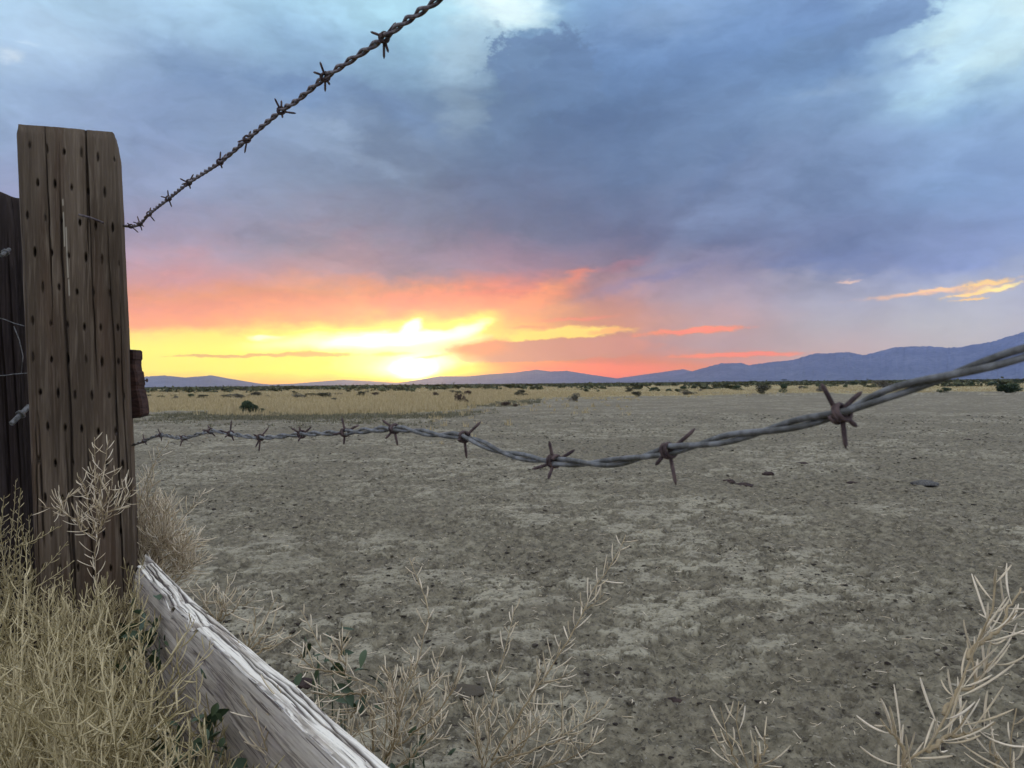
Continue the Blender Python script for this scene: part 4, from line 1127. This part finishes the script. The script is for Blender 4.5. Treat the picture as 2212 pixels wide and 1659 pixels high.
clod_thing('white_stone', 'small white stone on the near ground, lower right', 'stone', 1648, 1521, 14, .6, 60, STRAW, 1, None)

# ---- dry grass of the plain
m, nt = material('dry_grass')
isl = nt.n('ShaderNodeNewGeometry').outputs['Random Per Island']
finish(nt, nt.mix(isl, (0.270, 0.210, 0.098), (0.460, 0.365, 0.190)), 0.8, None, 0.15); GRASS = m
m, nt = material('green_forb')
isl = nt.n('ShaderNodeNewGeometry').outputs['Random Per Island']
finish(nt, nt.mix(isl, (0.090, 0.086, 0.048), (0.190, 0.165, 0.095)), 0.8, None, 0.15); FORB = m
def tufts(name, x, y, hgt, wid, blades, mat, r, lean=.35):
    n = len(x); N = n * blades
    bx = np.repeat(x, blades) + r.normal(0, .05, N); by = np.repeat(y, blades) + r.normal(0, .05, N)
    h = np.repeat(hgt, blades) * r.uniform(.5, 1.1, N); w = np.repeat(wid, blades) * r.uniform(.6, 1.2, N)
    a = r.uniform(0, 6.28, N); l = h * r.uniform(.1, 1, N) * lean
    dx, dy = np.cos(a) * l, np.sin(a) * l; b = r.uniform(-.9, .9, N); wx, wy = np.cos(b) * w, np.sin(b) * w
    z0 = np.repeat(gz2(x, y), blades)
    V = np.stack((np.stack((bx - wx, by - wy, z0), -1), np.stack((bx + wx, by + wy, z0), -1), np.stack((bx + dx * .4 + wx * .6, by + dy * .4 + wy * .6, z0 + h * .6), -1), np.stack((bx + dx, by + dy, z0 + h), -1), np.stack((bx + dx * .4 - wx * .6, by + dy * .4 - wy * .6, z0 + h * .6), -1)), 1)
    k = np.arange(N)[:, None] * 5
    return tag(mesh_np(name, V.reshape(-1, 3), [k + np.array([[0, 1, 2, 4]]), k + np.array([[4, 2, 3]])], mat, None, False), kind='stuff')
def gz2(x, y):
    i = np.clip(np.round((np.degrees(np.arctan2(x, y)) + 60) / 0.08).astype(int), 0, len(azf) - 1); rr = np.hypot(x, y)
    j = np.clip(np.searchsorted(vtx, rr), 1, len(vtx) - 1); t = np.clip((rr - vtx[j - 1]) / (vtx[j] - vtx[j - 1]), 0, 1)
    return Z[i, j - 1] * (1 - t) + Z[i, j] * t - .02
r = np.random.default_rng(5)
n = 60000
az = np.radians(r.uniform(-44, 44, n)); e0 = edge_dist(np.sin(az), np.cos(az))
rr = e0 * np.exp(-0.16 + r.random(n) ** 1.25 * 2.1)
x, y = np.sin(az) * rr, np.cos(az) * rr
k = r.random(n) < np.clip(cover(x, y) * 1.15 - .08, 0, 1); x, y, rr = x[k], y[k], rr[k]
azd = np.degrees(np.arctan2(x, y))
tall = np.interp(azd, (-30, -4, 2, 10, 40), (1.0, 1.1, .75, .5, .45))
tufts('dry_grass', x, y, r.uniform(.16, .34, len(x)) * tall * np.clip(0.05 + 1.7 * fbm(x * .12, y * .12, 4, 3, .6), .3, 1.5), .006 + .00022 * rr, 7, GRASS, r)
# low green growth at the edge of the lot on the left
n = 9000
az = np.radians(r.uniform(-30, 2, n)); e0 = edge_dist(np.sin(az), np.cos(az)); rr = e0 * np.exp(r.normal(-.16, .10, n))
x, y = np.sin(az) * rr, np.cos(az) * rr; k = fbm(x * .35, y * .35, 3, 17) > r.uniform(.35, .75, n); x, y, rr = x[k], y[k], rr[k]
tufts('low_green_weeds', x, y, r.uniform(.03, .12, len(x)), .010 + .0002 * rr, 7, FORB, r, .8)
# stray dry tufts out on the bare ground near the grass
n = 110
az = np.radians(r.uniform(-6, 9, n)); e0 = edge_dist(np.sin(az), np.cos(az)); rr = e0 * np.exp(-r.random(n) ** 1.6 * .9)
tufts('stray_grass', np.sin(az) * rr, np.cos(az) * rr, r.uniform(.06, .24, n), .006 + .0002 * rr, 12, GRASS, r, .45)

# ---- sagebrush: each bush a thing
def bush_mesh(name, seed, leaves, stems=True, flat=1.0):
    """unit bush: 1 wide, 1 high at most; lumpy crown of small leaf faces, open at the rim"""
    r = np.random.default_rng(seed); B = Bag()
    nl = r.integers(7, 11)
    lob = np.stack((r.uniform(-.34, .34, nl), r.uniform(-.3, .3, nl), r.uniform(.14, .62, nl)), -1); lob[0] = (0, 0, .55)
    lr = r.uniform(.14, .26, nl)
    k = r.integers(0, nl, leaves); d = nrm(r.normal(0, 1, (leaves, 3)))
    P = lob[k] + d * (lr[k] * r.uniform(.35, 1.12, leaves) ** .6)[:, None] * (1.1, 1.1, .9)
    P[:, 2] = P[:, 2].clip(0.02); up = nrm(P - (0, 0, .1) + r.normal(0, .25, (leaves, 3)))
    sd = nrm(np.cross(up, r.normal(0, 1, (leaves, 3)))); L = r.uniform(.045, .095, leaves)[:, None]; w = L * .30
    V = np.stack((P - sd * w * .4, P + sd * w * .4, P + up * L * .6 + sd * w, P + up * L, P + up * L * .6 - sd * w), 1)
    q = np.arange(leaves)[:, None] * 5
    B.add(V.reshape(-1, 3), [q + np.array([[0, 1, 2, 4]]), q + np.array([[4, 2, 3]])])
    return B, lob
def leaf_mat(name, a, b):
    m, nt = material(name); isl = nt.n('ShaderNodeNewGeometry').outputs['Random Per Island']
    oi = nt.n('ShaderNodeObjectInfo').outputs['Random']
    c = nt.mix(isl, a, b); c = nt.mix(nt.rng(oi, 0, 1, 0, .35), c, tuple(v * 1.5 for v in a))
    finish(nt, c, 0.8, None, 0.15); return m
GREEN = leaf_mat('bush_green', (0.026, 0.040, 0.020), (0.075, 0.098, 0.048))
OLIVE = leaf_mat('bush_olive', (0.040, 0.038, 0.022), (0.105, 0.098, 0.058))
PALEB = leaf_mat('bush_pale', (0.085, 0.078, 0.055), (0.170, 0.150, 0.105))
BROWNB = leaf_mat('bush_brown', (0.050, 0.034, 0.024), (0.120, 0.085, 0.055))
m, nt = material('twig'); finish(nt, (0.06, 0.045, 0.035), 0.9, None, 0.1); TWIG = m
protos = {}
for key, mt in (('g', GREEN), ('o', OLIVE), ('p', PALEB), ('b', BROWNB)):
    for v in range(3):
        B, _ = bush_mesh('shrub', ord(key) * 7 + v, 1300)
        o = B.build('shrub', mt, None, False); protos[key, v] = o.data; bpy.data.objects.remove(o)
Zq = [  # left part of the plain: x, y of the foot, width, height in the survey picture; kind
 (172,257,40,22,'o'),(253,265,45,20,'o'),(347,250,35,15,'o'),(352,275,40,28,'p'),(457,265,65,30,'g'),(538,265,62,28,'o'),(716,262,60,25,'o'),(790,268,80,35,'p'),(872,255,66,20,'p'),(935,258,80,34,'o'),(1002,256,34,16,'p'),
 (742,223,45,12,'o'),(830,215,46,14,'o'),(942,218,50,12,'o'),(1054,250,35,12,'b'),(1187,233,40,20,'o'),(1217,265,80,35,'p'),(1298,255,60,25,'o'),(1385,265,85,38,'o'),(1468,243,35,15,'o'),(1477,280,45,22,'p'),(1520,243,35,16,'b'),
 (1571,221,38,20,'o'),(1660,250,50,35,'o'),(1697,226,35,16,'o'),(1685,207,30,15,'o'),(1765,248,48,28,'b'),(2180,250,45,30,'b')]
pts = [(271 + a * .3064, 779.4 + b * .3064, c * .3064, d * .3064, k) for a, b, c, d, k in Zq]
Zq = [(97,232,30,22,'o'),(140,243,48,28,'o'),(203,247,45,38,'b'),(160,312,75,72,'b'),(472,320,60,35,'b'),(541,322,35,20,'b'),(585,250,75,40,'o'),(960,286,65,55,'p'),(1074,182,32,18,'g'),(1033,217,45,22,'g'),(1121,215,22,14,'g'),(1333,220,60,32,'o'),
 (1380,255,58,35,'o'),(1528,212,68,30,'g'),(1625,213,40,20,'g'),(1676,217,35,22,'g'),(1722,210,60,32,'g'),(1845,210,30,14,'p'),(1980,178,38,18,'g'),(2092,207,70,34,'g'),(1740,240,90,30,'p'),(675,191,30,10,'o'),(558,188,20,8,'o')]
pts += [(948.8 + a * .3064, 779.4 + b * .3064, c * .3064, d * .3064, k) for a, b, c, d, k in Zq]
Zq = [(322,590,95,62,'o'),(463,580,58,58,'g'),(577,548,28,20,'p'),(722,572,50,42,'p'),(905,537,30,25,'g'),(978,522,60,25,'g'),(1183,543,110,55,'p'),(1255,540,80,28,'o'),(1305,537,35,26,'g'),(1628,578,70,40,'g'),(1828,533,32,32,'g'),
 (1632,522,30,15,'g'),(2000,530,75,35,'g'),(2153,513,50,25,'g'),(830,490,45,18,'g'),(920,485,40,16,'g'),(1060,490,35,14,'g'),(620,505,40,20,'g'),(355,512,40,18,'g'),(235,512,60,20,'g'),(450,497,45,16,'g'),(700,518,30,12,'o')]
pts += [(1558.7 + a * .29534, 677.7 + b * .29534, c * .29534, d * .29534, k) for a, b, c, d, k in Zq]
ORD = 'first second third fourth fifth sixth seventh eighth ninth tenth eleventh twelfth thirteenth fourteenth fifteenth sixteenth seventeenth eighteenth nineteenth twentieth'.split()
def ordinal(i): return ORD[i] if i < 20 else 'twenty ' + ORD[i - 20]
TONE = {'g': 'dark green', 'o': 'olive', 'p': 'pale', 'b': 'brown'}
def zone(p):
    x = p[0]
    return 0 if x < 905 else (1 if x < 1480 else 2)
ZN = ['left of the sun', 'between sun and mountains', 'below the mountains']
ZR = ['from the post', 'from the sun', 'from the left']
seen = {}
r = np.random.default_rng(99)
for p in sorted(pts, key=lambda p: p[0]):
    x_, y_, w_, h_, k_ = p
    g = on_ground(x_, y_); d = g[1]
    zk = (zone(p), k_); i = seen.get(zk, 0); seen[zk] = i + 1
    o = bpy.data.objects.new('shrub', protos[k_, int(r.integers(0, 3))]); COL.objects.link(o)
    o.location = (g[0], g[1], float(gz2(np.array([g[0]]), np.array([g[1]]))[0])); o.rotation_euler.z = r.uniform(0, 6.28)
    ws = w_ * d / FOC * 1.35; o.scale = (ws, ws, h_ * d / FOC * 1.45)
    tag(o, f'{TONE[k_]} shrub {ZN[zone(p)]}, {ordinal(i)} {TONE[k_]} one {ZR[zone(p)]}', 'shrub', 'shrubs scattered over the dry plain')
def big_bush(label, px, py, wpx, hpx, mt, seed):
    g = on_ground(px, py); d = g[1]; W_, H_ = wpx * d / FOC, hpx * d / FOC
    o = empty('shrub', (g[0], g[1], 0.0)); tag(o, label, 'shrub', 'shrubs scattered over the dry plain')
    B, lob = bush_mesh('shrub', seed, 5200)
    B.v = [v * (W_, W_, H_) for v in B.v]; f = B.build('foliage', mt, None, False); f.parent = o
    P = np.stack([np.stack([np.array((0, 0, -.02)) + (l * (W_, W_, H_)) * t + np.array((0, 0, .08 * H_)) * math.sin(t * 3) for t in np.linspace(0, 1, 5)]) for l in lob])
    v, f2 = tubes(P, np.broadcast_to(np.linspace(.02, .006, 5), (len(lob), 5)), 5); s = mesh_np('stem', v, f2, TWIG); s.parent = o
big_bush('big grey green sagebrush at the near edge of the dry grass, left', 537, 894, 40, 34, GREEN, 301)
big_bush('low spreading green bush just right of the big sagebrush', 566, 894, 26, 15, GREEN, 305)
big_bush('largest dark green bush at the far right on the edge of the bare ground', 2174.5, 848.5, 46, 25, GREEN, 302)

# ---- the far belt of scrub reads as one mass
r = np.random.default_rng(31); n = 21000
az = np.radians(r.uniform(-46, 46, n)); rr = 120 * (3400 / 120) ** (r.random(n) ** .72)
dn = fbm(np.degrees(az) * .6, np.log(rr) * 9, 3, 8); k = (dn > .44) | (rr > 420); k &= (rr > 230) | (r.random(n) < .25); az, rr = az[k], rr[k]; n = len(az)
x, y = np.sin(az) * rr, np.cos(az) * rr; z0 = gz2(x, y)
W_ = r.uniform(.7, 2.0, n) * (1 + rr / 1400); H_ = r.uniform(.5, 1.05, n) * (1 + rr / 1800)
L = 16
P = np.stack((r.normal(0, .34, (n, L)), r.normal(0, .25, (n, L)), np.abs(r.normal(.32, .28, (n, L)))), -1) * np.stack((W_, W_, H_), -1)[:, None]
P[..., 0] += x[:, None]; P[..., 1] += y[:, None]; P[..., 2] += z0[:, None]
s = (W_ * .26)[:, None] * r.uniform(.6, 1.2, (n, L)); d = r.normal(0, 1, (n, L, 3)) * (1, .5, .7)
V = np.stack((P + d * s[..., None] * .6, P + np.roll(d, 1, 2) * s[..., None] * .6, P - d * s[..., None] * .6, P - np.roll(d, 1, 2) * s[..., None] * .6), 2)
m, nt = material('far_scrub'); isl = nt.n('ShaderNodeNewGeometry').outputs['Random Per Island']
finish(nt, nt.mix(isl, (0.040, 0.046, 0.023), (0.115, 0.118, 0.060)), 0.85, None, 0.1)
tag(mesh_np('scrubland', V.reshape(-1, 3), np.arange(n * L * 4).reshape(-1, 4), m, None, False), kind='stuff')
